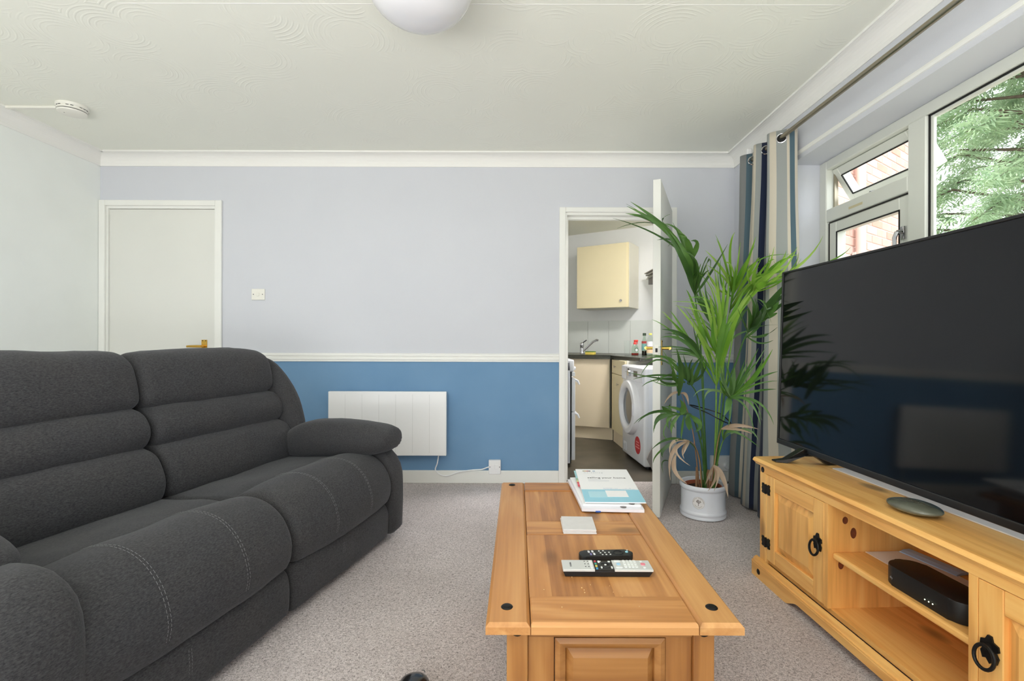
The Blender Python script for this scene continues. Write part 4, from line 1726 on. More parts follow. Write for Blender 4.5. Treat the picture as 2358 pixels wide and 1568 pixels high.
def stripe_mat():
    m, t, b = newmat('striped_curtain_cloth')
    b.inputs['Roughness'].default_value = .9
    b.inputs['Specular IOR Level'].default_value = .1
    b.inputs['Sheen Weight'].default_value = .2
    uv = N(t, 'ShaderNodeUVMap')
    sp = N(t, 'ShaderNodeSeparateXYZ')
    L(t, uv, 0, sp, 0)
    G, G2, C, T, Nv, Cd = (140, 142, 142), (166, 170, 168), (214, 206, 190), (92, 114, 126), (44, 52, 76), (200, 194, 182)
    # measured from the near (window side) edge backwards: (end position, colour)
    st = [(.012, Cd), (.042, T), (.055, C), (.115, G2), (.155, C), (.175, G2), (.235, Nv), (.30, G), (.36, Cd), (.40, G), (.44, Nv), (.475, G2), (.505, C), (.535, T), (.70, G), (.74, C), (.78, T), (1.01, G)]
    r = N(t, 'ShaderNodeValToRGB')
    cr = r.color_ramp
    cr.interpolation = 'CONSTANT'
    cr.elements[0].position = 0
    cr.elements[0].color = (*lin(st[0][1]), 1)
    cr.elements[1].position = st[0][0]
    cr.elements[1].color = (*lin(st[1][1]), 1)
    for k in range(2, len(st)):
        e = cr.elements.new(st[k - 1][0])
        e.color = (*lin(st[k][1]), 1)
    L(t, sp, 'X', r, 'Fac')
    co = N(t, 'ShaderNodeTexCoord')
    n = N(t, 'ShaderNodeTexNoise', Scale=420.0)
    L(t, co, 'Object', n, 'Vector')
    bp = N(t, 'ShaderNodeBump', Strength=.25, Distance=.001)
    L(t, n, 'Fac', bp, 'Height')
    L(t, bp, 'Normal', b, 'Normal')
    L(t, r, 'Color', b, 'Base Color')
    tl = N(t, 'ShaderNodeBsdfTranslucent')
    L(t, r, 'Color', tl, 'Color')
    mx = N(t, 'ShaderNodeMixShader')
    mx.inputs[0].default_value = .18
    L(t, b, 0, mx, 1)
    L(t, tl, 0, mx, 2)
    L(t, mx, 0, t.nodes['Material Output'], 0)
    return m


cu = thing('curtain', 'tall striped curtain in grey, cream, teal and navy gathered by the window', 'curtain', (0, 0, 0))
ctop = [(1.532, 2.655), (1.505, 2.670), (1.468, 2.695), (1.428, 2.725), (1.417, 2.752), (1.44, 2.780), (1.50, 2.805), (1.528, 2.825), (1.50, 2.85), (1.44, 2.875), (1.416, 2.905), (1.44, 2.94), (1.50, 2.965), (1.527, 2.99), (1.50, 3.015), (1.44, 3.045), (1.414, 3.08), (1.44, 3.115), (1.50, 3.14), (1.53, 3.17)]
cbot = [(1.545, 2.62), (1.52, 2.62), (1.47, 2.640), (1.42, 2.69), (1.385, 2.745), (1.395, 2.81), (1.45, 2.845), (1.475, 2.87), (1.435, 2.895), (1.40, 2.93), (1.395, 2.98), (1.40, 3.04), (1.42, 3.08), (1.455, 3.10), (1.455, 3.13), (1.425, 3.17), (1.413, 3.21), (1.42, 3.25), (1.46, 3.29), (1.50, 3.33)]
NA, NZ = 150, 44
ct_, cb_ = catmull(ctop, NA, False), catmull(cbot, NA, False)
bm = BM()
uvl = bm.loops.layers.uv.new('UVMap')
grid = []
lens = [0.0]
for i in range(1, NA):
    lens.append(lens[-1] + (ct_[i] - ct_[i - 1]).length)
for k in range(NZ + 1):
    f = k / NZ
    z = 2.205 - f * (2.205 - .012)
    s = f ** 1.25
    row = []
    for i in range(NA):
        p = ct_[i].lerp(cb_[i], s)
        nx = .006 * noise.noise(Vector((i * .05, f * 5, 2.0))) * min(1, f * 3) * 2
        row.append(bm.verts.new((p.x + nx, p.y + nx * .6, z + (.004 * math.sin(i * .2) if k == NZ else 0))))
    grid.append(row)
for k in range(NZ):
    for i in range(NA - 1):
        f_ = bm.faces.new((grid[k][i], grid[k][i + 1], grid[k + 1][i + 1], grid[k + 1][i]))
        for lp, (a, b_) in zip(f_.loops, ((i, k), (i + 1, k), (i + 1, k + 1), (i, k + 1))):
            lp[uvl].uv = (lens[a] / lens[-1], 1 - b_ / NZ)
clo = obj('cloth', bm, stripe_mat(), cu, True, 180)
md = clo.modifiers.new('thickness', 'SOLIDIFY')
md.thickness = .0025
md.offset = 0
for i0 in (2, 6, 9, 12, 15, 18):
    f = i0 / (len(ctop) - 1)
    i = int(f * (NA - 1))
    best = min(range(max(1, i - 14), min(NA - 1, i + 15)), key=lambda q: abs(ct_[q].x - RODX))
    p = ct_[best]
    d = (ct_[min(best + 1, NA - 1)] - ct_[best - 1]).normalized()
    bm = BM()
    ring = []
    for q in range(28):
        a = q * 2 * PI / 28
        ring.append((p.x + d.x * .0245 * math.cos(a), p.y + d.y * .0245 * math.cos(a), RODZ - .006 + .0245 * math.sin(a)))
    tube(bm, ring, .0045, 8, closed=True)
    obj('eyelet', bm, M['chrome'], cu, True)
    if i0 == 2:
        bm = BM()
        vs = [bm.verts.new((p.x + d.x * .0225 * math.cos(q * PI / 14) - d.y * .004, p.y + d.y * .0225 * math.cos(q * PI / 14) + d.x * .004, RODZ - .006 + .0225 * math.sin(q * PI / 14))) for q in range(28)]
        bm.faces.new(vs)
        obj('eyelet_opening', bm, M['dark_slot'], cu)

# ================================================================== wall fittings
ht = thing('panel_heater', 'flat white rectangular panel heater on the blue wall', 'heater', (-1.339, 3.41, .213))
HW, HH = .834, .452
bm = box(BM(), 0, HW, 0, .030, 0, HH, .003, 2)
obj('panel', bm, M['plastic'], ht)
M['groove'] = mat('soft_grey_groove', (222, 222, 222), .4)
bm = BM()
for k in range(1, 7):
    x = k * HW / 7
    box(bm, x - .0012, x + .0012, -.0006, .001, .02, HH - .02)
obj('pressed_line', bm, M['groove'], ht)
bm = BM()
for x in (.15, HW - .15):
    box(bm, x - .02, x + .02, .030, .080, .10, HH - .10)
obj('wall_bracket', bm, M['steel'], ht)
hc = catmull([(-.563, 3.445, .216), (-.575, 3.455, .15), (-.590, 3.463, .100), (-.555, 3.463, .066), (-.50, 3.464, .058), (-.42, 3.464, .085), (-.33, 3.465, .098), (-.26, 3.466, .103), (-.22, 3.462, .118), (-.205, 3.462, .122)], 60, False)
bm = tube(BM(), [tuple(p) for p in hc], .0042, 8)
tag(obj('heater_cable', bm, M['plastic'], None, True), 'white cable looping from the panel heater to the fused socket', 'cable')


def wall_plate(name, label, cat, x0, x1, z0, z1, depth, m=M['plastic']):
    t = thing(name, label, cat, (x0, FARY, z0))
    bm = box(BM(), 0, x1 - x0, -depth, 0, 0, z1 - z0, .004, 2)
    obj('plate', bm, m, t)
    return t, x1 - x0, z1 - z0


sp, a, b_ = wall_plate('fused_spur', 'small square white fused switch on the skirting by the doorway', 'switch', -.208, -.122, .070, .170, .030)
obj('rocker', box(BM(), a * .5, a * .80, -.034, -.029, b_ * .35, b_ * .70, .0015, 1), M['plastic'], sp)
obj('fuse_holder', box(BM(), a * .20, a * .42, -.032, -.029, b_ * .38, b_ * .66, .001, 1), M['plastic'], sp)
for q in (.10, .90):
    bm = BM()
    lathe(bm, [(.0032, -.0312), (.0032, -.0295)], 10, 'y', (a * q, 0, b_ * .52))
    obj('screw', bm, M['ink'], sp)
ls, a, b_ = wall_plate('light_switch', 'white light switch on the pale wall beside the closed door', 'switch', -1.922, -1.826, 1.315, 1.395, .010, M['plastic_warm'])
obj('rocker', box(BM(), a * .40, a * .60, -.0145, -.009, b_ * .34, b_ * .66, .0015, 1), M['plastic_warm'], ls)
for q in (.16, .84):
    bm = BM()
    lathe(bm, [(.0034, -.0112), (.0034, -.009)], 10, 'y', (a * q, 0, b_ * .5))
    obj('screw', bm, M['ink'], ls)
ds, a, b_ = wall_plate('double_socket', 'white double socket low on the blue wall behind the palm', 'socket', 1.385, 1.535, .098, .205, .034)
for q in (.25,):
    for (dx, dz, hw, hh) in ((0, .022, .003, .005), (-.011, -.004, .004, .002), (.011, -.004, .004, .002)):
        obj('pin_slot', box(BM(), a * q + dx - hw, a * q + dx + hw, -.0348, -.0338, b_ * .45 + dz - hh, b_ * .45 + dz + hh), M['ink'], ds)
for q in (.25, .75):
    obj('rocker', box(BM(), a * q - .007, a * q + .007, -.037, -.0335, b_ * .80, b_ * .93, .001, 1), M['plastic'], ds)
pg = thing('plug', 'white mains plug in the double socket with its cable hanging down', 'plug', (1.495, FARY - .034, .14))
bm = BM()
lathe(bm, [(.0235, 0), (.0245, -.012), (.021, -.026), (.012, -.030), (0, -.031)], 24, 'y')
obj('body', bm, M['plastic'], pg, True)
bm = tube(BM(), [tuple(p) for p in catmull([(.004, -.014, -.02), (.008, -.016, -.05), (.025, -.02, -.075), (.02, -.03, -.10), (.005, -.06, -.130), (.03, -.10, -.136)], 24, False)], .0038, 8)
obj('cable', bm, M['plastic'], pg, True)
ad = thing('plug_adapter', 'small white plug adapter on the carpet below the double socket', 'adapter', (1.475, 3.37, 0))
bm = box(BM(), -.022, .022, -.018, .018, .0, .036, .008, 3)
obj('body', bm, M['plastic'], ad, True)
bm = BM()
for x in (-.008, .008):
    box(bm, x - .003, x + .003, -.004, .004, .034, .048)
obj('pin', bm, M['ink'], ad)

# smoke detector and its trunking
sm = thing('smoke_detector', 'round white smoke detector on the ceiling near the left cornice', 'smoke detector', (-2.563, 2.775, CEIL))
bm = BM()
lathe(bm, [(.074, 0), (.074, -.012), (.071, -.016)], 40)
obj('base', bm, M['plastic_warm'], sm, True)
bm = BM()
lathe(bm, [(.069, -.016), (.070, -.021), (.070, -.030), (.066, -.0305)], 40)
lathe(bm, [(.066, -.034), (.068, -.0345), (.066, -.042), (.048, -.048), (.020, -.0495), (0, -.050)], 40)
obj('cover', bm, M['plastic_warm'], sm, True)
bm = BM()
lathe(bm, [(.064, -.029), (.064, -.0355)], 40)
obj('vent_gap', bm, M['dark_slot'], sm, True)
bm = BM()
for k in range(22):
    a = k * 2 * PI / 22
    if k % 3 != 2:
        bx = BM()
        box(bx, .0695, .0712, -.0065, .0065, -.0195, -.0172)
        for v in bx.verts:
            v.co = Matrix.Rotation(a, 4, 'Z') @ v.co
        me_ = bpy.data.meshes.new('t')
        bx.to_mesh(me_)
        bx.free()
        bm.from_mesh(me_)
        bpy.data.meshes.remove(me_)
obj('slot', bm, M['dark_slot'], sm)
bm = BM()
lathe(bm, [(.003, -.0475), (.003, -.051), (0, -.0512)], 10, 'z', (-.02, -.028, .002))
obj('indicator', bm, M['ink'], sm)
bm = box(BM(), -2.94, -2.634, 2.765, 2.787, CEIL - .014, CEIL, .002, 1)
tag(obj('cable_trunking', bm, M['plastic_warm'], None), 'thin white cable trunking running to the smoke detector', 'trunking')

# pendant bowl on the ceiling
PX, PY = -.338, 1.64
pl = thing('ceiling_lamp', 'glossy white glass bowl lamp hanging from the ceiling', 'lamp', (PX, PY, CEIL))
M['opal'] = mat('glossy_white_glass', (222, 222, 226), .08, coat=.6)
bm = BM()
prof = [(0.0, -.262)]
for k in range(1, 15):
    a = k / 14 * PI / 2
    prof.append((.185 * math.sin(a) ** .95, -.262 + .150 * (1 - math.cos(a))))
prof += [(.182, -.100), (.176, -.098)]
for k in range(13, 0, -1):
    a = k / 14 * PI / 2
    prof.append((.176 * math.sin(a) ** .95, -.254 + .150 * (1 - math.cos(a))))
prof.append((0, -.254))
lathe(bm, prof, 56)
obj('glass_bowl', bm, M['opal'], pl, True, 60)
bm = BM()
lathe(bm, [(.0, 0), (.060, 0), (.060, -.018), (.020, -.028), (.012, -.13), (.026, -.14), (.026, -.19), (0, -.19)], 28)
obj('lamp_holder', bm, M['plastic'], pl, True)
bm = BM()
for k in range(3):
    a = k * 2 * PI / 3 + .4
    cyl(bm, (.045 * math.cos(a), .045 * math.sin(a), -.012), (.170 * math.cos(a), .170 * math.sin(a), -.108), .003, .003, 8)
obj('suspension_rod', bm, M['chrome'], pl)
bm = box(BM(), -1.6, 1.3, 1.922, 1.926, CEIL - .0007, CEIL + .001)
struct('trim_10', bm, M['cove'], 'faint straight joint line across the ceiling plaster')

# ================================================================== potted palm
pm = thing('potted_palm', 'tall green palm in a pale grey ceramic pot with some dried brown fronds', 'plant', (1.097, 2.862, 0))
M['pot'] = mat('pale_grey_glazed_pot', (236, 240, 250), .3, var=.02, vscale=6, coat=.3)
bm = BM()
lathe(bm, [(0, .002), (.120, .002), (.1285, .006), (.130, .014), (.1265, .020), (.1265, .024), (.130, .030), (.1305, .038), (.126, .044), (.124, .050), (.1235, .158), (.1245, .164), (.131, .168), (.133, .176), (.132, .188), (.127, .194), (.120, .192), (.117, .186), (.117, .03), (0, .028)], 56)
obj('pot', bm, M['pot'], pm, True, 50)
M['terracotta'] = mat('terracotta', (176, 96, 70), .8)
bm = BM()
lathe(bm, [(.098, .05), (.104, .178), (.098, .180), (.092, .150)], 36)
obj('inner_pot', bm, M['terracotta'], pm, True, 50)
M['soil'] = mat('potting_soil', (62, 44, 32), .95, var=.5, vscale=60, bump=1, bscale=90)
bm = BM()
lathe(bm, [(.098, .04), (.098, .158), (.05, .163), (0, .165)], 30)
obj('soil', bm, M['soil'], pm, True, 50)
# printed round emblem, wrapped on the front left of the pot
M['emblem'] = mat('brown_grey_print', (112, 98, 98), .6)
M['emblem_bg'] = mat('pale_print_ground', (246, 244, 246), .4)


def on_pot(dx, dz, off=.0012, zc=.103, a0=math.radians(238)):
    R = .1238 + off
    a = a0 + dx / R
    return (R * math.cos(a), R * math.sin(a), zc + dz)


bm = BM()
c0 = bm.verts.new(on_pot(0, 0, .0004))
prev = None
rings_ = []
for rr_ in (.009, .018, .027, .0345):
    rings_.append([bm.verts.new(on_pot(rr_ * math.cos(q * PI / 20), rr_ * math.sin(q * PI / 20), .0005)) for q in range(40)])
for q in range(40):
    j = (q + 1) % 40
    bm.faces.new((c0, rings_[0][q], rings_[0][j]))
    for a, b_ in zip(rings_, rings_[1:]):
        bm.faces.new((a[q], b_[q], b_[j], a[j]))
eb = obj('emblem', bm, M['emblem_bg'], pm, True, 180)
bm = BM()
tube(bm, [on_pot(.0335 * math.cos(q * PI / 20), .0335 * math.sin(q * PI / 20)) for q in range(40)], .0004, 4, closed=True)
tube(bm, [on_pot(0, -.015), on_pot(.0003, -.006), on_pot(0, .002)], [.0017, .0012, .001], 6)
rr = random.Random(2)
for k in range(9):
    a = PI * (.06 + .88 * k / 8)
    q0 = (.0, -.004 + .004 * (k % 3) * .5)
    q1 = (.011 * math.cos(a), .002 + .011 * math.sin(a))
    tube(bm, [on_pot(*q0), on_pot((q0[0] + q1[0]) / 2, (q0[1] + q1[1]) / 2 - .0008), on_pot(*q1)], .0006, 5)
    for j in range(3):
        e = (q1[0] + rr.uniform(-.004, .004), q1[1] + rr.uniform(-.002, .005))
        bmesh.ops.create_icosphere(bm, subdivisions=1, radius=.0016, matrix=Matrix.Translation(on_pot(*e)))
obj('tree_print', bm, M['emblem'], eb)


def arc_text(s, a_start, a_step, size, flip=False):
    for i, ch in enumerate(s):
        a = a_start + i * a_step
        rad = .0250 if not flip else .0275
        dx, dz = rad * math.cos(a), rad * math.sin(a)
        p = on_pot(dx, dz, .0006)
        az = math.radians(238) + dx / .1244
        tilt = a - PI / 2 if not flip else a + PI / 2
        rot = (Matrix.Rotation(az + PI / 2, 3, 'Z') @ Matrix.Rotation(PI / 2, 3, 'X') @ Matrix.Rotation(tilt, 3, 'Z')).to_euler()
        text('lettering', ch, size, M['emblem'], eb, p, rot, .0001, 'CENTER')


arc_text('ROYAL', math.radians(172), -math.radians(15), .0085)
arc_text('GARDENS', math.radians(86), -math.radians(14.5), .0085)
arc_text('POTTERY', math.radians(216), math.radians(17), .0080, True)

LEAF = {'bright': leafmat('bright_palm_leaf', (112, 160, 46), (150, 192, 74), .5),
        'mid': leafmat('mid_palm_leaf', (74, 118, 52), (116, 156, 88), .35),
        'dark': leafmat('dark_palm_leaf', (48, 80, 38), (82, 118, 58), .25),
        'bright2': leafmat('yellow_palm_leaf', (138, 178, 62), (178, 212, 104), .55),
        'bright3': leafmat('fresh_palm_leaf', (84, 134, 44), (118, 164, 62), .4),
        'mid2': leafmat('grey_green_palm_leaf', (104, 142, 84), (150, 180, 124), .35),
        'dark2': leafmat('green_palm_leaf', (62, 102, 42), (100, 138, 66), .3),
        'brown': leafmat('dried_palm_leaf', (166, 140, 116), (200, 178, 154), .2)}
VAR = {'bright': ['bright', 'bright', 'bright2', 'bright3'], 'mid': ['mid', 'mid2', 'bright3', 'mid'], 'dark': ['dark', 'dark', 'dark2'], 'brown': ['brown']}
STEM = {'bright': mat('pale_green_stalk', (128, 168, 74), .4, var=.15, vscale=20), 'mid': mat('green_stalk', (98, 142, 66), .4, var=.15, vscale=20),
        'dark': mat('deep_green_stalk', (66, 104, 48), .4, var=.15, vscale=20), 'brown': mat('dry_stalk', (164, 124, 92), .7, var=.15, vscale=20)}
PALM = [
('dark',[(1121,2860,202),(1066,2820,975),(1033,2780,1151),(1001,2740,1287),(959,2700,1426),(885,2640,1544)],
 [((984,2722,1306),(884,2599,1464),(743,2480,1612),30),((998,2731,1321),(917,2618,1467),(782,2503,1593),33),((941,2726,1513),(795,2607,1623),(558,2490,1721),27),((916,2733,1562),(773,2621,1659),(581,2508,1749),23),((888,2734,1583),(753,2623,1666),(556,2510,1689),27),((842,2717,1641),(691,2589,1661),(503,2466,1600),7),((992,2715,1346),(951,2586,1442),(856,2462,1478),41),((1001,2740,1391),(930,2635,1543),(847,2526,1560),32),((967,2723,1484),(871,2601,1595),(750,2481,1628),40),((988,2722,1484),(959,2599,1542),(884,2479,1540),23),((857,2745,1675),(786,2645,1685),(796,2539,1693),9),((901,2729,1582),(843,2613,1571),(774,2498,1516),7),((1005,2740,1287),(973,2635,1377),(955,2526,1432),28),((1004,2729,1286),(988,2614,1413),(979,2498,1465),24),((1006,2734,1283),(1038,2623,1388),(1088,2511,1531),13),((1000,2720,1292),(1016,2594,1456),(981,2473,1392),13)]),
('bright',[(1161,2880,175),(1196,2860,685),(1224,2840,1082),(1244,2820,1245),(1249,2800,1328)],
 [((1219,2764,1254),(1117,2638,1410),(971,2511,1499),30),((1236,2771,1283),(1176,2652,1406),(1083,2529,1442),41),((1210,2761,1324),(1121,2631,1469),(1018,2502,1580),27),((1203,2767,1325),(1156,2644,1498),(1129,2519,1596),20),((1226,2765,1255),(1231,2640,1411),(1235,2513,1570),30),((1246,2747,1336),(1201,2604,1412),(1206,2466,1516),33),((1224,2768,1255),(1247,2645,1325),(1277,2520,1368),30),((1225,2763,1240),(1269,2635,1417),(1251,2507,1461),23),((1228,2754,1254),(1293,2618,1361),(1365,2484,1388),40),((1211,2746,1246),(1161,2602,1333),(1105,2463,1416),13),((1257,2771,1353),(1290,2652,1452),(1421,2529,1480),8),((1217,2759,1240),(1106,2628,1336),(1045,2498,1447),20)]),
('bright',[(1152,2840,194),(1147,2800,551),(1117,2720,894),(1116,2700,1045),(1129,2700,1181)],
 [((1084,2707,943),(973,2663,1098),(857,2617,1222),27),((1093,2711,922),(923,2673,1058),(795,2630,1164),17),((1098,2706,915),(919,2663,1071),(824,2617,1189),20),((1100,2713,942),(1018,2675,1139),(978,2633,1190),27),((1094,2697,977),(1046,2644,1164),(983,2592,1306),30),((1106,2709,977),(988,2668,1166),(912,2623,1306),23),((1108,2698,990),(1107,2647,1178),(1027,2596,1345),23),((1107,2713,908),(1076,2676,1045),(1062,2634,1151),41),((1114,2711,908),(1125,2673,1058),(1133,2630,1170),48),((1111,2688,923),(1158,2626,1084),(1204,2569,1206),39),((1091,2689,977),(1093,2628,1243),(991,2572,1394),17),((1126,2692,1045),(1115,2633,1244),(1091,2578,1382),25),((1142,2714,1045),(1154,2678,1207),(1143,2636,1377),21),((1108,2698,1011),(1060,2646,1211),(1033,2595,1273),20),((1131,2704,1011),(1179,2658,1179),(1230,2610,1321),35),((1113,2694,916),(1004,2638,1024),(944,2584,1051),20),((1123,2700,1045),(1202,2650,1192),(1271,2601,1306),30),((1114,2697,1113),(1046,2643,1244),(894,2591,1247),8),((1114,2696,1099),(1005,2641,1224),(828,2588,1237),7),((1110,2703,1079),(997,2655,1192),(847,2607,1218),7)]),
('bright',[(1198,2900,169),(1226,2880,683),(1260,2840,1046),(1275,2780,1221),(1324,2680,1315),(1383,2600,1372)],
 [((1214,2663,1219),(1271,2535,1319),(1307,2407,1352),47),((1226,2672,1213),(1294,2554,1353),(1354,2432,1411),40),((1249,2665,1246),(1319,2541,1364),(1387,2414,1481),30),((1273,2673,1274),(1333,2556,1405),(1374,2433,1448),30),((1339,2671,1267),(1305,2551,1391),(1285,2428,1502),23),((1355,2675,1281),(1380,2559,1373),(1407,2438,1504),17),((1417,2665,1320),(1479,2540,1428),(1521,2413,1554),19),((1543,2650,1365),(1588,2510,1430),(1633,2374,1491),9),((1380,2671,1341),(1376,2552,1430),(1346,2428,1484),20),((1233,2674,1227),(1244,2558,1366),(1222,2436,1436),27),((1259,2672,1260),(1294,2554,1417),(1293,2432,1435),27)]),
('dark',[(1143,2800,198),(1167,2740,700),(1191,2640,911),(1200,2560,1044),(1216,2500,1113),(1234,2400,1188)],
 [((1182,2502,1056),(1101,2374,1126),(1019,2245,1180),39),((1191,2506,1056),(1141,2383,1133),(1069,2257,1192),35),((1187,2491,1062),(1156,2353,1161),(1084,2217,1220),55),((1202,2510,1062),(1205,2390,1151),(1151,2266,1225),48),((1217,2502,1100),(1233,2374,1210),(1262,2246,1316),52),((1263,2494,1163),(1271,2357,1221),(1210,2223,1238),40),((1172,2487,1050),(1158,2344,1095),(1184,2206,1102),12),((1183,2511,1031),(1199,2391,1049),(1217,2268,1093),19),((1179,2515,1018),(1185,2399,1091),(1148,2278,1122),13),((1216,2488,1244),(1182,2345,1220),(1138,2208,1169),15),((1227,2509,1119),(1246,2388,1175),(1221,2263,1213),40)]),
('dark',[(1098,2820,200),(1045,2720,702),(1004,2640,918),(963,2600,979)],
 [((989,2617,919),(882,2555,1050),(741,2493,1087),28),((986,2610,913),(864,2539,1028),(732,2473,1046),24),((955,2614,939),(854,2548,992),(720,2484,996),10),((993,2628,932),(941,2576,1012),(870,2521,1056),17),((1001,2631,925),(917,2582,959),(790,2529,967),15),((985,2606,952),(925,2533,1056),(894,2464,1118),20)]),
('dark',[(1089,2800,242),(1066,2760,376),(987,2640,697),(913,2560,801),(843,2500,843)],
 [((838,2543,752),(800,2487,838),(786,2429,914),27),((839,2526,742),(824,2453,871),(780,2385,993),38),((852,2547,746),(877,2493,844),(833,2437,956),29),((904,2535,791),(845,2470,882),(799,2407,939),40),((910,2551,796),(881,2503,880),(886,2450,938),40),((924,2554,789),(932,2509,880),(925,2457,931),34),((919,2540,797),(943,2480,857),(917,2420,921),21),((836,2555,915),(747,2510,945),(641,2459,931),12),((829,2534,910),(716,2469,931),(609,2405,853),9),((814,2527,829),(694,2455,853),(569,2387,837),9),((838,2543,803),(721,2486,835),(537,2428,873),9),((814,2526,804),(700,2452,829),(612,2383,802),8),((834,2531,754),(775,2462,798),(654,2396,836),8),((830,2537,866),(761,2474,937),(635,2413,951),9),((845,2543,834),(771,2487,851),(693,2429,813),10)]),
('dark',[(1085,2800,242),(1045,2740,414),(948,2620,609),(875,2560,637),(806,2520,643)],
 [((859,2550,639),(713,2499,662),(609,2453,614),17),((789,2546,633),(726,2493,629),(691,2444,582),30),((791,2571,635),(775,2542,668),(747,2509,689),27),((817,2554,638),(778,2509,620),(770,2465,579),21),((842,2574,635),(815,2548,589),(801,2516,545),21),((905,2572,635),(845,2544,668),(760,2511,688),21),((925,2556,619),(890,2513,647),(851,2470,629),27),((926,2559,612),(886,2518,594),(881,2477,567),40),((939,2561,612),(946,2521,593),(910,2482,560),34),((877,2564,611),(857,2529,561),(843,2491,519),13),((775,2563,586),(761,2526,549),(783,2487,519),5),((851,2562,637),(863,2524,680),(831,2485,728),39)]),
('mid',[(1131,2820,236),(1141,2760,444),(1150,2700,589),(1141,2620,712),(1153,2560,744),(1175,2500,794)],
 [((1141,2604,714),(1072,2517,786),(1031,2429,867),37),((1151,2613,713),(1124,2536,803),(1100,2454,895),39),((1171,2600,714),(1168,2510,836),(1204,2421,992),27),((1183,2598,721),(1221,2506,837),(1272,2415,987),27),((1200,2607,746),(1236,2523,823),(1311,2437,875),20),((1193,2592,728),(1234,2494,770),(1282,2400,789),16),((1143,2594,709),(1193,2498,714),(1208,2404,607),20),((1178,2614,713),(1256,2539,709),(1301,2457,604),16),((1139,2601,714),(1091,2511,694),(1034,2422,652),38),((1088,2601,746),(1008,2513,771),(936,2424,735),17),((1101,2585,735),(1044,2481,808),(979,2382,875),16),((1170,2597,734),(1190,2505,868),(1194,2413,915),18),((1134,2602,721),(1108,2515,805),(1039,2426,915),16),((1120,2586,722),(1056,2481,820),(997,2383,911),13)]),
('brown',[(1117,2760,253),(1116,2700,456),(1103,2620,551)],
 [((1096,2603,554),(1158,2557,582),(1248,2509,571),25),((1109,2604,547),(1165,2558,559),(1217,2510,546),14)]),
('mid',[(1130,2800,242),(1134,2760,307),(1135,2680,467),(1157,2640,521)],
 [((1112,2627,478),(1147,2574,546),(1262,2526,474),14),((1119,2644,468),(1142,2608,546),(1240,2570,496),21),((1189,2639,521),(1234,2598,551),(1272,2557,505),13)]),
('brown',[(1057,2780,247),(1024,2720,345),(975,2660,451),(921,2600,490)],
 [((922,2585,493),(825,2561,492),(798,2534,429),17),((919,2576,492),(866,2541,458),(864,2509,416),17),((916,2586,487),(838,2562,447),(905,2536,372),13),((910,2587,486),(820,2564,434),(802,2539,296),24),((839,2566,421),(819,2521,351),(870,2483,294),26),((922,2567,494),(882,2524,481),(850,2486,440),13)]),
('dark',[(1075,2800,242),(1017,2720,385),(922,2620,486),(850,2560,505)],
 [((884,2585,499),(787,2561,504),(704,2534,460),13),((817,2594,479),(780,2578,450),(767,2556,411),21),((804,2573,388),(759,2535,391),(753,2501,344),5)]),
('brown',[(1101,2780,234),(1107,2760,287),(1101,2720,328)],
 [((1101,2719,328),(1065,2687,287),(1030,2657,236),24),((1106,2723,327),(1105,2696,271),(1050,2667,200),20),((1102,2715,329),(1134,2679,276),(1153,2646,168),33),((1106,2716,326),(1112,2682,288),(1076,2649,206),14)]),
('brown',[(1069,2840,231),(1006,2780,508),(900,2660,740)],
 [((888,2634,736),(834,2609,742),(782,2585,691),13),((895,2636,749),(909,2612,732),(914,2590,684),20)]),
('mid',[(1210,2920,170),(1228,2900,608),(1235,2900,1046),(1228,2900,1193)],
 [((1236,2903,1010),(1096,2881,1264),(1080,2857,1414),27),((1232,2894,1010),(1133,2863,1219),(1036,2834,1260),17),((1226,2896,1010),(1308,2868,1191),(1303,2840,1332),27),((1224,2908,973),(1304,2891,1061),(1418,2871,1097),13),((1222,2886,1119),(1176,2847,1297),(1141,2813,1457),24),((1236,2902,973),(1139,2879,1119),(1014,2855,1190),15),((1238,2907,1010),(1245,2889,1265),(1301,2868,1408),29),((1233,2894,973),(1306,2864,1154),(1350,2835,1217),29),((1224,2892,1083),(1131,2858,1226),(1090,2828,1388),23)]),
]

base = Vector((1.097, 2.862, 0))
PLAB = {'brown': 'dried brown frond', 'bright': 'bright yellow green frond', 'dark': 'dark green frond', 'mid': None}


def leaflet(a, m_, b_, wid, rnd):
    a, m_, b_ = Vector(a), Vector(m_), Vector(b_)
    ctrl = m_ * 2 - (a + b_) * .5
    n = 9
    pts = []
    for i in range(n + 1):
        t = i / n
        pts.append(a * (1 - t) ** 2 + ctrl * 2 * t * (1 - t) + b_ * t * t)
    face = Vector((rnd.uniform(-.4, .4), -1, rnd.uniform(-.1, .6))).normalized()
    bm = BM()
    rows = []
    for i, p in enumerate(pts):
        t = i / n
        d = (pts[min(i + 1, n)] - pts[max(i - 1, 0)]).normalized()
        s = d.cross(face)
        s = s.normalized() if s.length > 1e-4 else Vector((1, 0, 0))
        nn = s.cross(d)
        wv = wid * .5 * (.30 + .70 * min(1, t / .28)) * (1 - max(0, (t - .35) / .65) ** 1.7) + .0006
        rows.append([bm.verts.new(p - s * wv + nn * wv * .28), bm.verts.new(p), bm.verts.new(p + s * wv + nn * wv * .28)])
    for r0, r1 in zip(rows, rows[1:]):
        bm.faces.new((r0[0], r0[1], r1[1], r1[0]))
        bm.faces.new((r0[1], r0[2], r1[2], r1[1]))
    return bm


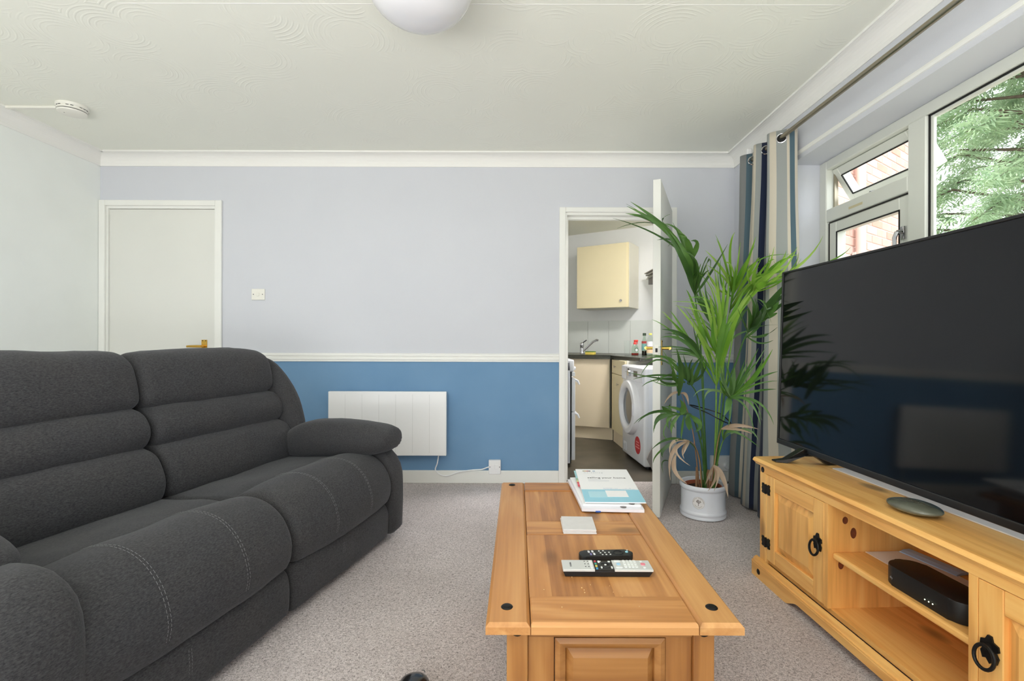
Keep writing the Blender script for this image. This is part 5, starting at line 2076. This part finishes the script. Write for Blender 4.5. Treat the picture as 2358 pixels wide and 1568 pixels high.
rnd = random.Random(21)
for fi, (mk, stem, lf) in enumerate(PALM):
    sp_ = [Vector(p) / 1000 - base for p in stem]
    r0 = Vector((sp_[0].x, sp_[0].y, 0))
    if r0.length > .075:
        r0 *= .075 / r0.length
    sp_[0] = Vector((r0.x, r0.y, .155))
    pts = catmull([tuple(p) for p in sp_], 26, False)
    thick = .0062 if mk != 'brown' else .0045
    bm = tube(BM(), [tuple(p) for p in pts], [thick * (1 - .72 * i / 25) for i in range(26)], 7)
    fo = obj('frond', bm, STEM[mk], pm, True, 180)
    if PLAB[mk]:
        fo['label'] = PLAB[mk]
    for (a, m_, b_, wd) in lf:
        a, m_, b_ = [Vector(q) / 1000 - base for q in (a, m_, b_)]
        # join the leaflet to the nearest point of its own stalk
        near = min(pts, key=lambda q: (q - a).length)
        if (near - a).length < .09:
            a = a.lerp(near, .85)
        # spread the bases out along the stalk (pinnate)
        if mk == 'bright':
            k = min(len(pts) - 1, max(0, pts.index(near) + rnd.randint(-4, 3)))
            a = pts[k].copy() if k > 9 else a
        bm = leaflet(a, m_, b_, wd / 1000 * ((1.15 if fi == 0 else .74 if mk == 'bright' else .85) if wd > 14 else 1), rnd)
        vk = 'dark2' if fi == 0 and rnd.random() < .6 else rnd.choice(VAR[mk])
        obj('leaflet', bm, LEAF[vk], fo, True, 180)
        if wd > 14 and mk != 'brown' and rnd.random() < .9:
            off = Vector((rnd.uniform(-.05, .05), rnd.uniform(.02, .07), rnd.uniform(-.06, .03)))
            bm = leaflet(a, m_ + off * .7, b_ + off * 1.4, wd / 1000 * .45, rnd)
            obj('leaflet', bm, LEAF[rnd.choice(VAR[mk])], fo, True, 180)
# old cut stubs in the pot and the black tie round the stalks
bm = BM()
tube(bm, [(.02, -.01, .15), (.024, -.012, .24), (.03, -.01, .268)], [.011, .010, .009], 8)
tube(bm, [(-.035, .01, .15), (-.034, .008, .28)], [.008, .006], 8)
obj('cut_stalk', bm, STEM['brown'], pm, True)
tie = [(-.105, -.10, .655), (-.03, -.155, .622), (.06, -.16, .575), (.115, -.11, .560), (.09, -.03, .60), (0, .0, .63), (-.08, -.03, .652)]
bm = tube(BM(), [tuple(p) for p in catmull(tie, 40, True)], .0032, 6, closed=True)
obj('tie', bm, M['black'], pm, True)

# ================================================================== shoe at the bottom edge
sh = thing('shoe', 'black glossy shoe whose toe shows at the bottom edge of the carpet', 'shoe', (-.293, 1.455, 0), math.radians(-4))
M['shoe'] = mat('black_shiny_leather', (15, 15, 17), .25, coat=.3)
bm = BM()
prof_n = 14
rows = []
for k in range(17):
    f = k / 16
    y = -.275 * f
    hw = .048 * math.sin(min(1, f / .22 + .02) * PI / 2) ** .8 * (1 - .22 * math.sin(min(1, max(0, (f - .3) / .5)) * PI))
    hgt = .016 + .040 * math.sin(min(1, f / .30) * PI / 2) + .055 * max(0, (f - .35)) / .65
    ring = []
    for q in range(prof_n + 1):
        a = PI * q / prof_n
        ring.append(bm.verts.new((-math.cos(a) * max(hw, .002), y, .012 + hgt * math.sin(a) ** .8)))
    rows.append(ring)
for a, b_ in zip(rows, rows[1:]):
    for q in range(prof_n):
        bm.faces.new((a[q], a[q + 1], b_[q + 1], b_[q]))
bm.faces.new(rows[0])
bm.faces.new(rows[-1])
obj('upper', bm, M['shoe'], sh, True, 70)
bm = BM()
outl = []
for s, ks in ((1, range(17)), (-1, range(16, -1, -1))):
    for k in ks:
        f = k / 16
        hw = .051 * math.sin(min(1, f / .22 + .02) * PI / 2) ** .8 * (1 - .22 * math.sin(min(1, max(0, (f - .3) / .5)) * PI))
        outl.append((s * max(hw, .003), .003 - .28 * f))
prism(bm, outl, 0, .014)
obj('sole', bm, M['black'], sh)
bm = BM()
tube(bm, [(.012, -.016, .045), (.020, -.026, .052), (.026, -.040, .056)], .0014, 6)
obj('toe_seam', bm, M['stitch'], sh)

# ================================================================== kitchen
M['beech'] = mat('pale_beech_front', (236, 220, 192), .45, var=.03, vscale=2)
M['beech2'] = mat('yellow_beech_front', (232, 219, 180), .45, var=.03, vscale=2)
M['beech_side'] = mat('cream_carcass', (240, 236, 220), .5)
M['worktop'] = mat('dark_green_black_worktop', (58, 58, 50), .25, var=.2, vscale=60)
M['enamel'] = mat('white_enamel', (232, 233, 236), .25)
M['enamel2'] = mat('cool_white_enamel', (222, 224, 230), .3)
KL = math.atan2(-.3604, .9327)
# worktop
wt = thing('worktop', 'dark worktop turning the corner over the kitchen cupboards', 'worktop')
bm = BM()
prism(bm, [(-.30, 5.435), (.947, 4.95), (1.073, 4.25), (1.615, 4.25), (1.615, 5.525), (.62, 6.145), (-.30, 6.72)], .846, .881, 'z', .006)
obj('slab', bm, M['worktop'], wt)
# base cupboard under the sink
bc = thing('sink_cupboard', 'pale beech kitchen cupboard below the sink', 'cupboard', (.945, 4.985, 0), KL)
obj('carcass', box(BM(), -1.0, 0, .020, .55, .126, .844), M['beech_side'], bc)
obj('door', box(BM(), -.52, -.002, 0, .018, .128, .838, .002, 1), M['beech'], bc)
obj('door', box(BM(), -1.0, -.524, 0, .018, .128, .838, .002, 1), M['beech'], bc)
obj('plinth', box(BM(), -1.0, .028, .035, .05, 0, .124), M['beech'], bc)
# drawer unit on the right run
DA = math.atan2(4.42 - 4.965, .99 - .962)
du = thing('drawer_unit', 'narrow yellow beech drawer and cupboard unit beside the washing machine', 'cupboard', (.962, 4.960, 0), DA)
obj('carcass', box(BM(), .0, .49, .020, .55, .126, .844), M['beech_side'], du)
dr = obj('drawer', box(BM(), .004, .488, 0, .018, .700, .838, .002, 1), M['beech2'], du)
dd = obj('door', box(BM(), .004, .488, 0, .018, .128, .696, .002, 1), M['beech2'], du)
obj('plinth', box(BM(), -.01, .49, .022, .036, 0, .124), M['beech'], du)


def knob(x, z, par):
    bm = BM()
    lathe(bm, [(.005, 0), (.005, -.010), (.013, -.016), (.014, -.022), (0, -.026)], 16, 'y', (x, 0, z))
    return obj('knob', bm, M['chrome'], par, True)


knob(.165, .772, dr)
knob(.27, .605, dd)
# wall cupboard
wc = thing('wall_cupboard', 'pale yellow beech kitchen wall cupboard above the sink', 'cupboard', (.690, 5.700, 1.405), KA)
wcw, wch = .632, .725
obj('carcass', box(BM(), 0, wcw, .020, .345, 0, wch), M['beech_side'], wc)
wd_ = obj('door', box(BM(), .002, wcw - .002, 0, .018, .002, wch - .002, .002, 1), M['beech2'], wc)
obj('edge_strip', box(BM(), wcw - .030, wcw - .0015, -.0012, .001, .002, wch - .002), mat('paler_beech_edge', (238, 224, 182), .45), wd_)
knob(wcw - .085, .075, wd_)
# washing machine
WA = math.radians(4.36)
wm = thing('washing_machine', 'white front loading washing machine with a round door and a red sticker', 'washing machine', (1.0, 3.83, 0), WA)
bm = box(BM(), .0, .56, 0, .595, .022, .815, .018, 3)
obj('body', bm, M['enamel'], wm, True, 30)
bm = BM()
for x in (.05, .5):
    for y in (.05, .54):
        cyl(bm, (x, y, 0), (x, y, .03), .02, .02, 10)
obj('foot', bm, M['black'], wm)
obj('control_panel', box(BM(), -.010, .01, .012, .583, .690, .806, .004, 2), M['enamel2'], wm)
obj('display', box(BM(), -.0125, -.009, .14, .235, .728, .778, .001, 1), mat('dark_green_display', (70, 76, 60), .3), wm)
bm = BM()
lathe(bm, [(.028, -.010), (.026, -.030), (0, -.032)], 20, 'x', (0, .335, .752))
obj('program_dial', bm, M['chrome'], wm, True)
obj('dial_mark', box(BM(), -.0135, -.0095, .36, .395, .758, .790, .001, 1), M['ink'], wm)
obj('drawer_line', box(BM(), -.0108, -.0095, .425, .428, .695, .802), M['ink'], wm)
obj('filter_flap', box(BM(), -.004, .004, .46, .54, .055, .13, .002, 1), M['enamel2'], wm)
obj('flap_catch', box(BM(), -.006, -.003, .505, .53, .108, .114), M['plastic'], wm)
cyz = (0, .335, .462)
bm = BM()
lathe(bm, [(.235, .002), (.236, -.020), (.222, -.045), (.190, -.052), (.168, -.046), (.156, -.030), (.156, -.004)], 56, 'x', cyz)
dr_ = obj('door', bm, M['enamel'], wm, True, 40)
bm = BM()
lathe(bm, [(.157, -.006), (.150, -.022), (.135, -.018)], 48, 'x', cyz)
obj('inner_rim', bm, mat('grey_rim', (128, 130, 136), .3), dr_, True)
bm = BM()
lathe(bm, [(.150, -.020), (.120, -.010), (.06, .0), (0, .002)], 40, 'x', cyz)
obj('porthole', bm, mat('dark_glass_bowl', (70, 74, 76), .1, coat=.6), dr_, True)
bm = box(BM(), -.055, -.036, cyz[1] - .218, cyz[1] - .185, cyz[2] - .05, cyz[2] + .05, .006, 2)
obj('door_handle', bm, M['enamel2'], dr_, True)
M['red'] = mat('red_sticker', (190, 34, 44), .4)
bm = BM()
lathe(bm, [(.072, -.0006), (.072, -.0016), (0, -.0016)], 36, 'x', (0, .155, .168))
st_ = obj('sticker', bm, M['red'], wm)
bm = BM()
for k, (a, b_) in enumerate(((-.038, .038), (-.046, .030), (-.050, .050))):
    z = .168 + .026 - k * .022
    box(bm, -.0022, -.0014, .155 + a, .155 + b_, z - .005, z + .005)
obj('sticker_print', bm, mat('pale_red_print', (232, 150, 150), .5), st_)
obj('side_seam', box(BM(), .030, .0325, -.0012, .001, .03, .80), M['groove'], wm)
# grey board leaning on the side of the washing machine
bd = thing('grey_board', 'grey brown board with slanted edge leaning on the washing machine side', 'board', (1.035, 3.79, 0), WA)
bm = prism(BM(), [(.03, .0), (.34, .0), (.34, .29), (.075, .29), (-.02, .10)], 0, .016, 'y', .001)
for v in bm.verts:
    v.co.y += .06 * v.co.z
obj('panel', bm, mat('grey_brown_board', (150, 142, 138), .6), bd)
bm = BM()
prism(bm, [(.10, .03), (.33, .03), (.33, .24), (.13, .24), (.09, .15)], -.003, 0, 'y')
for v in bm.verts:
    v.co.y += .06 * v.co.z
obj('dark_patch', bm, mat('dark_brown_patch', (84, 72, 68), .7), bd)
# cooker
ck = thing('cooker', 'white enamel cooker with grill and oven doors seen from its side', 'cooker', (-.13, 3.93, 0))
cx = .575
obj('body', box(BM(), 0, cx - .02, 0, .50, .03, .855, .004, 2), M['enamel2'], ck)
bm = box(BM(), 0, cx + .012, 0, .50, .775, .873, .012, 3)
obj('control_panel', bm, M['enamel'], ck, True, 30)
bm = BM()
for k in range(5):
    lathe(bm, [(.016, cx + .012), (.014, cx + .030), (0, cx + .032)], 16, 'x', (0, .06 + k * .095, .800))
obj('control_knob', bm, M['enamel'], ck, True)
obj('recess', box(BM(), cx - .019, cx - .010, .004, .496, .03, .772), M['dark_slot'], ck)
obj('grill_door', box(BM(), cx - .008, cx + .022, .006, .494, .452, .722, .004, 2), M['enamel'], ck)
obj('grill_panel', box(BM(), cx - .008, cx + .020, .006, .494, .738, .772, .003, 2), M['enamel'], ck)
obj('oven_door', box(BM(), cx - .008, cx + .022, .006, .494, .055, .446, .004, 2), M['enamel'], ck)
for z in (.700, .425):
    bm = BM()
    tube(bm, [(cx + .018, .03, z + .012), (cx + .045, .03, z), (cx + .058, .03, z - .03)], [.009, .008, .007], 8)
    tube(bm, [(cx + .018, .47, z + .012), (cx + .045, .47, z), (cx + .058, .47, z - .03)], [.009, .008, .007], 8)
    tube(bm, [(cx + .05, .03, z - .012), (cx + .05, .47, z - .012)], .008, 8)
    obj('handle', bm, M['enamel'], ck, True)
bm = BM()
for x in (.05, .5):
    for y in (.04, .46):
        cyl(bm, (x, y, 0), (x, y, .035), .02, .02, 10)
obj('foot', bm, M['black'], ck)
# tap
tp_ = thing('kitchen_tap', 'chrome mixer tap with lever and slanting spout at the sink', 'tap', (.748, 5.66, .881))
bm = BM()
lathe(bm, [(.026, 0), (.026, .010), (.021, .016), (.021, .085), (.024, .092), (.022, .118), (.010, .128), (0, .130)], 24)
obj('body', bm, M['chrome'], tp_, True, 50)
bm = tube(BM(), [(0, 0, .115), (.02, -.015, .135), (.05, -.03, .158)], [.009, .008, .008], 8)
obj('lever', bm, M['chrome'], tp_, True)
bm = tube(BM(), [(.012, -.012, .030), (.06, -.03, .075), (.12, -.05, .135), (.165, -.06, .158), (.180, -.065, .150)], [.012, .011, .011, .012, .013], 10)
obj('spout', bm, M['chrome'], tp_, True)
sk = thing('sink_bowl', 'thin steel rim of the kitchen sink set in the worktop', 'sink', (.80, 5.40, .8811), KA)
bm = BM()
o_ = rrect(.50, .36, .05, 5)
i_ = rrect(.46, .32, .04, 5)
vo = [bm.verts.new((x, y, .003)) for x, y in o_]
vi = [bm.verts.new((x, y, .003)) for x, y in i_]
vb = [bm.verts.new((x, y, .0005)) for x, y in o_]
for k in range(len(vo)):
    j = (k + 1) % len(vo)
    bm.faces.new((vo[k], vo[j], vi[j], vi[k]))
    bm.faces.new((vo[k], vo[j], vb[j], vb[k]))
obj('rim', bm, M['steel'], sk)
# sponge
sg_ = thing('sponge', 'yellow and green washing up sponge beside the tap', 'sponge', (.775, 5.17, .881), KA + .1)
obj('foam', box(BM(), -.050, .050, -.033, .033, 0, .026, .004, 2), mat('yellow_foam', (228, 204, 96), .9, bump=.6, bscale=300), sg_, True)
obj('scourer', box(BM(), -.050, .050, -.033, .033, .0261, .036, .002, 2), mat('green_scourer', (86, 118, 52), .9, bump=.6, bscale=300), sg_, True)
# glass
gl_ = thing('drinking_glass', 'tall clear drinking glass beside the red topped spray bottle', 'glass', (1.135, 5.03, .881))
bm = BM()
lathe(bm, [(0, 0), (.027, 0), (.033, .150), (.031, .150), (.0255, .008), (0, .008)], 28)
obj('tumbler', bm, glass('tumbler_glass', (.985, .995, .99), 1.4), gl_, True, 50)
M['clear'] = glass('clear_bottle_plastic', (.80, .88, .82), 1.4)
M['clear2'] = glass('clear_bottle_glass', (.93, .96, .94), 1.4)
# spray bottle
sy = thing('spray_bottle', 'clear green washing up spray bottle with red trigger top', 'bottle', (1.205, 4.98, .881), math.radians(20))
bm = BM()
lathe(bm, [(0, 0), (.038, 0), (.041, .006), (.041, .058), (.036, .088), (.019, .112), (.015, .116), (0, .116)], 28)
for v in bm.verts:
    v.co.y *= .62
obj('bottle', bm, M['clear'], sy, True, 50)
bm = BM()
lathe(bm, [(0, .002), (.037, .002), (.039, .006), (.039, .022), (0, .022)], 24)
for v in bm.verts:
    v.co.y *= .6
obj('liquid', bm, mat('dark_red_liquid', (150, 40, 36), .2), sy, True, 50)
bm = BM()
lathe(bm, [(.016, .112), (.017, .126), (.011, .138), (0, .139)], 16)
box(bm, -.012, .034, -.009, .009, .138, .158, .005, 2)
tube(bm, [(.018, 0, .142), (.030, 0, .128), (.026, 0, .112)], [.005, .004, .003], 8)
obj('trigger', bm, mat('red_plastic', (214, 62, 54), .4), sy, True, 40)
bm = BM()
lathe(bm, [(.021, -.0262), (.021, -.0275), (0, -.0275)], 20, 'y', (0, 0, .056))
lb = obj('label', bm, mat('green_label', (70, 120, 84), .5), sy)
bm = BM()
lathe(bm, [(.0155, -.0276), (.0155, -.0285), (0, -.0285)], 20, 'y', (0, 0, .054))
obj('label_disc', bm, M['paper'], lb)


def bottle(name, lab, x, y, prof, m, cap, capm, lz, lm, rad):
    t = thing(name, lab, 'bottle', (x, y, .881))
    bm = lathe(BM(), prof, 24)
    obj('bottle', bm, m, t, True, 50)
    bm = lathe(BM(), cap, 18)
    obj('cap', bm, capm, t, True, 50)
    for (z0, z1), q in zip(lz, lm):
        bm = lathe(BM(), [(rad + .0008, z0), (rad + .0012, (z0 + z1) / 2), (rad + .0008, z1)], 24)
        obj('label', bm, q, t, True)
    return t


bottle('sauce_bottle', 'slim dark bottle with blue green label and dark green cap', 1.262, 4.83,
       [(0, 0), (.024, 0), (.026, .004), (.026, .135), (.016, .170), (.013, .18), (.013, .205), (0, .205)], M['clear'],
       [(.0165, .200), (.0165, .226), (0, .227)], mat('dark_green_cap', (46, 62, 44), .4), ((.055, .120), (.122, .145)), (mat('blue_green_label', (110, 160, 156), .5), mat('red_neck_label', (150, 52, 50), .5)), .026)
bm = lathe(BM(), [(0, .003), (.0235, .003), (.0235, .05), (0, .05)], 20)
so_ = bpy.data.objects['sauce_bottle']
obj('liquid', bm, mat('dark_brown_liquid', (48, 30, 24), .2), so_, True, 50)
bottle('vinegar_bottle', 'clear bottle with white label and yellow cap next to the slim dark one', 1.292, 4.72,
       [(0, 0), (.034, 0), (.036, .005), (.036, .135), (.030, .165), (.014, .196), (.012, .205), (.012, .212), (0, .212)], M['clear2'],
       [(.0155, .206), (.0155, .222), (0, .223)], mat('yellow_cap', (214, 206, 96), .4), ((.030, .085), (.092, .142)), (mat('cream_orange_label', (232, 204, 166), .5), M['paper']), .036)
bottle('oil_bottle', 'low jar with orange cream label half hidden behind the door edge', 1.375, 4.70,
       [(0, 0), (.034, 0), (.036, .005), (.036, .10), (.028, .118), (.022, .122), (0, .122)], M['clear2'],
       [(.025, .118), (.025, .138), (0, .139)], mat('olive_cap', (92, 110, 60), .4), ((.025, .088),), (mat('pale_orange_label', (236, 214, 180), .5),), .036)
# stack of grey slats fixed on the kitchen wall
sl = thing('slat_rack', 'stack of dark grey slats fixed high on the kitchen wall', 'rack', (1.44, 5.48, 1.665))
M['slat'] = mat('warm_grey_slat', (170, 166, 158), .5)
for k, (x0, z0, z1) in enumerate(((-.012, .122, .131), (.004, .098, .114), (.022, .080, .090), (.010, .062, .070))):
    obj('slat', box(BM(), x0, .178, -.95, 0, z0, z1, .001, 1), M['slat'], sl)
obj('bin', box(BM(), .030, .178, -.95, -.02, 0, .062, .002, 1), mat('dark_grey_box', (104, 100, 100), .5), sl)
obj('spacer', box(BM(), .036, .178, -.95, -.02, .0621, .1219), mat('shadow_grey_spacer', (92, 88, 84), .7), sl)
# added kitchen fill light, out of sight above the doorway head
kl = thing('kitchen_fill_light', 'added unseen round light that brightens the kitchen', 'lamp', (1.30, 3.86, CEIL))
bm = lathe(BM(), [(.15, 0), (.15, -.03), (.13, -.05), (0, -.065)], 32)
M['diffuser'] = mat('lit_diffuser', (255, 252, 248), .5, emit=125.0)
obj('diffuser', bm, M['diffuser'], kl, True, 60)
bm = lathe(BM(), [(.16, 0), (.16, -.012), (.151, -.012), (.151, 0)], 32)
obj('trim_ring', bm, M['plastic'], kl)
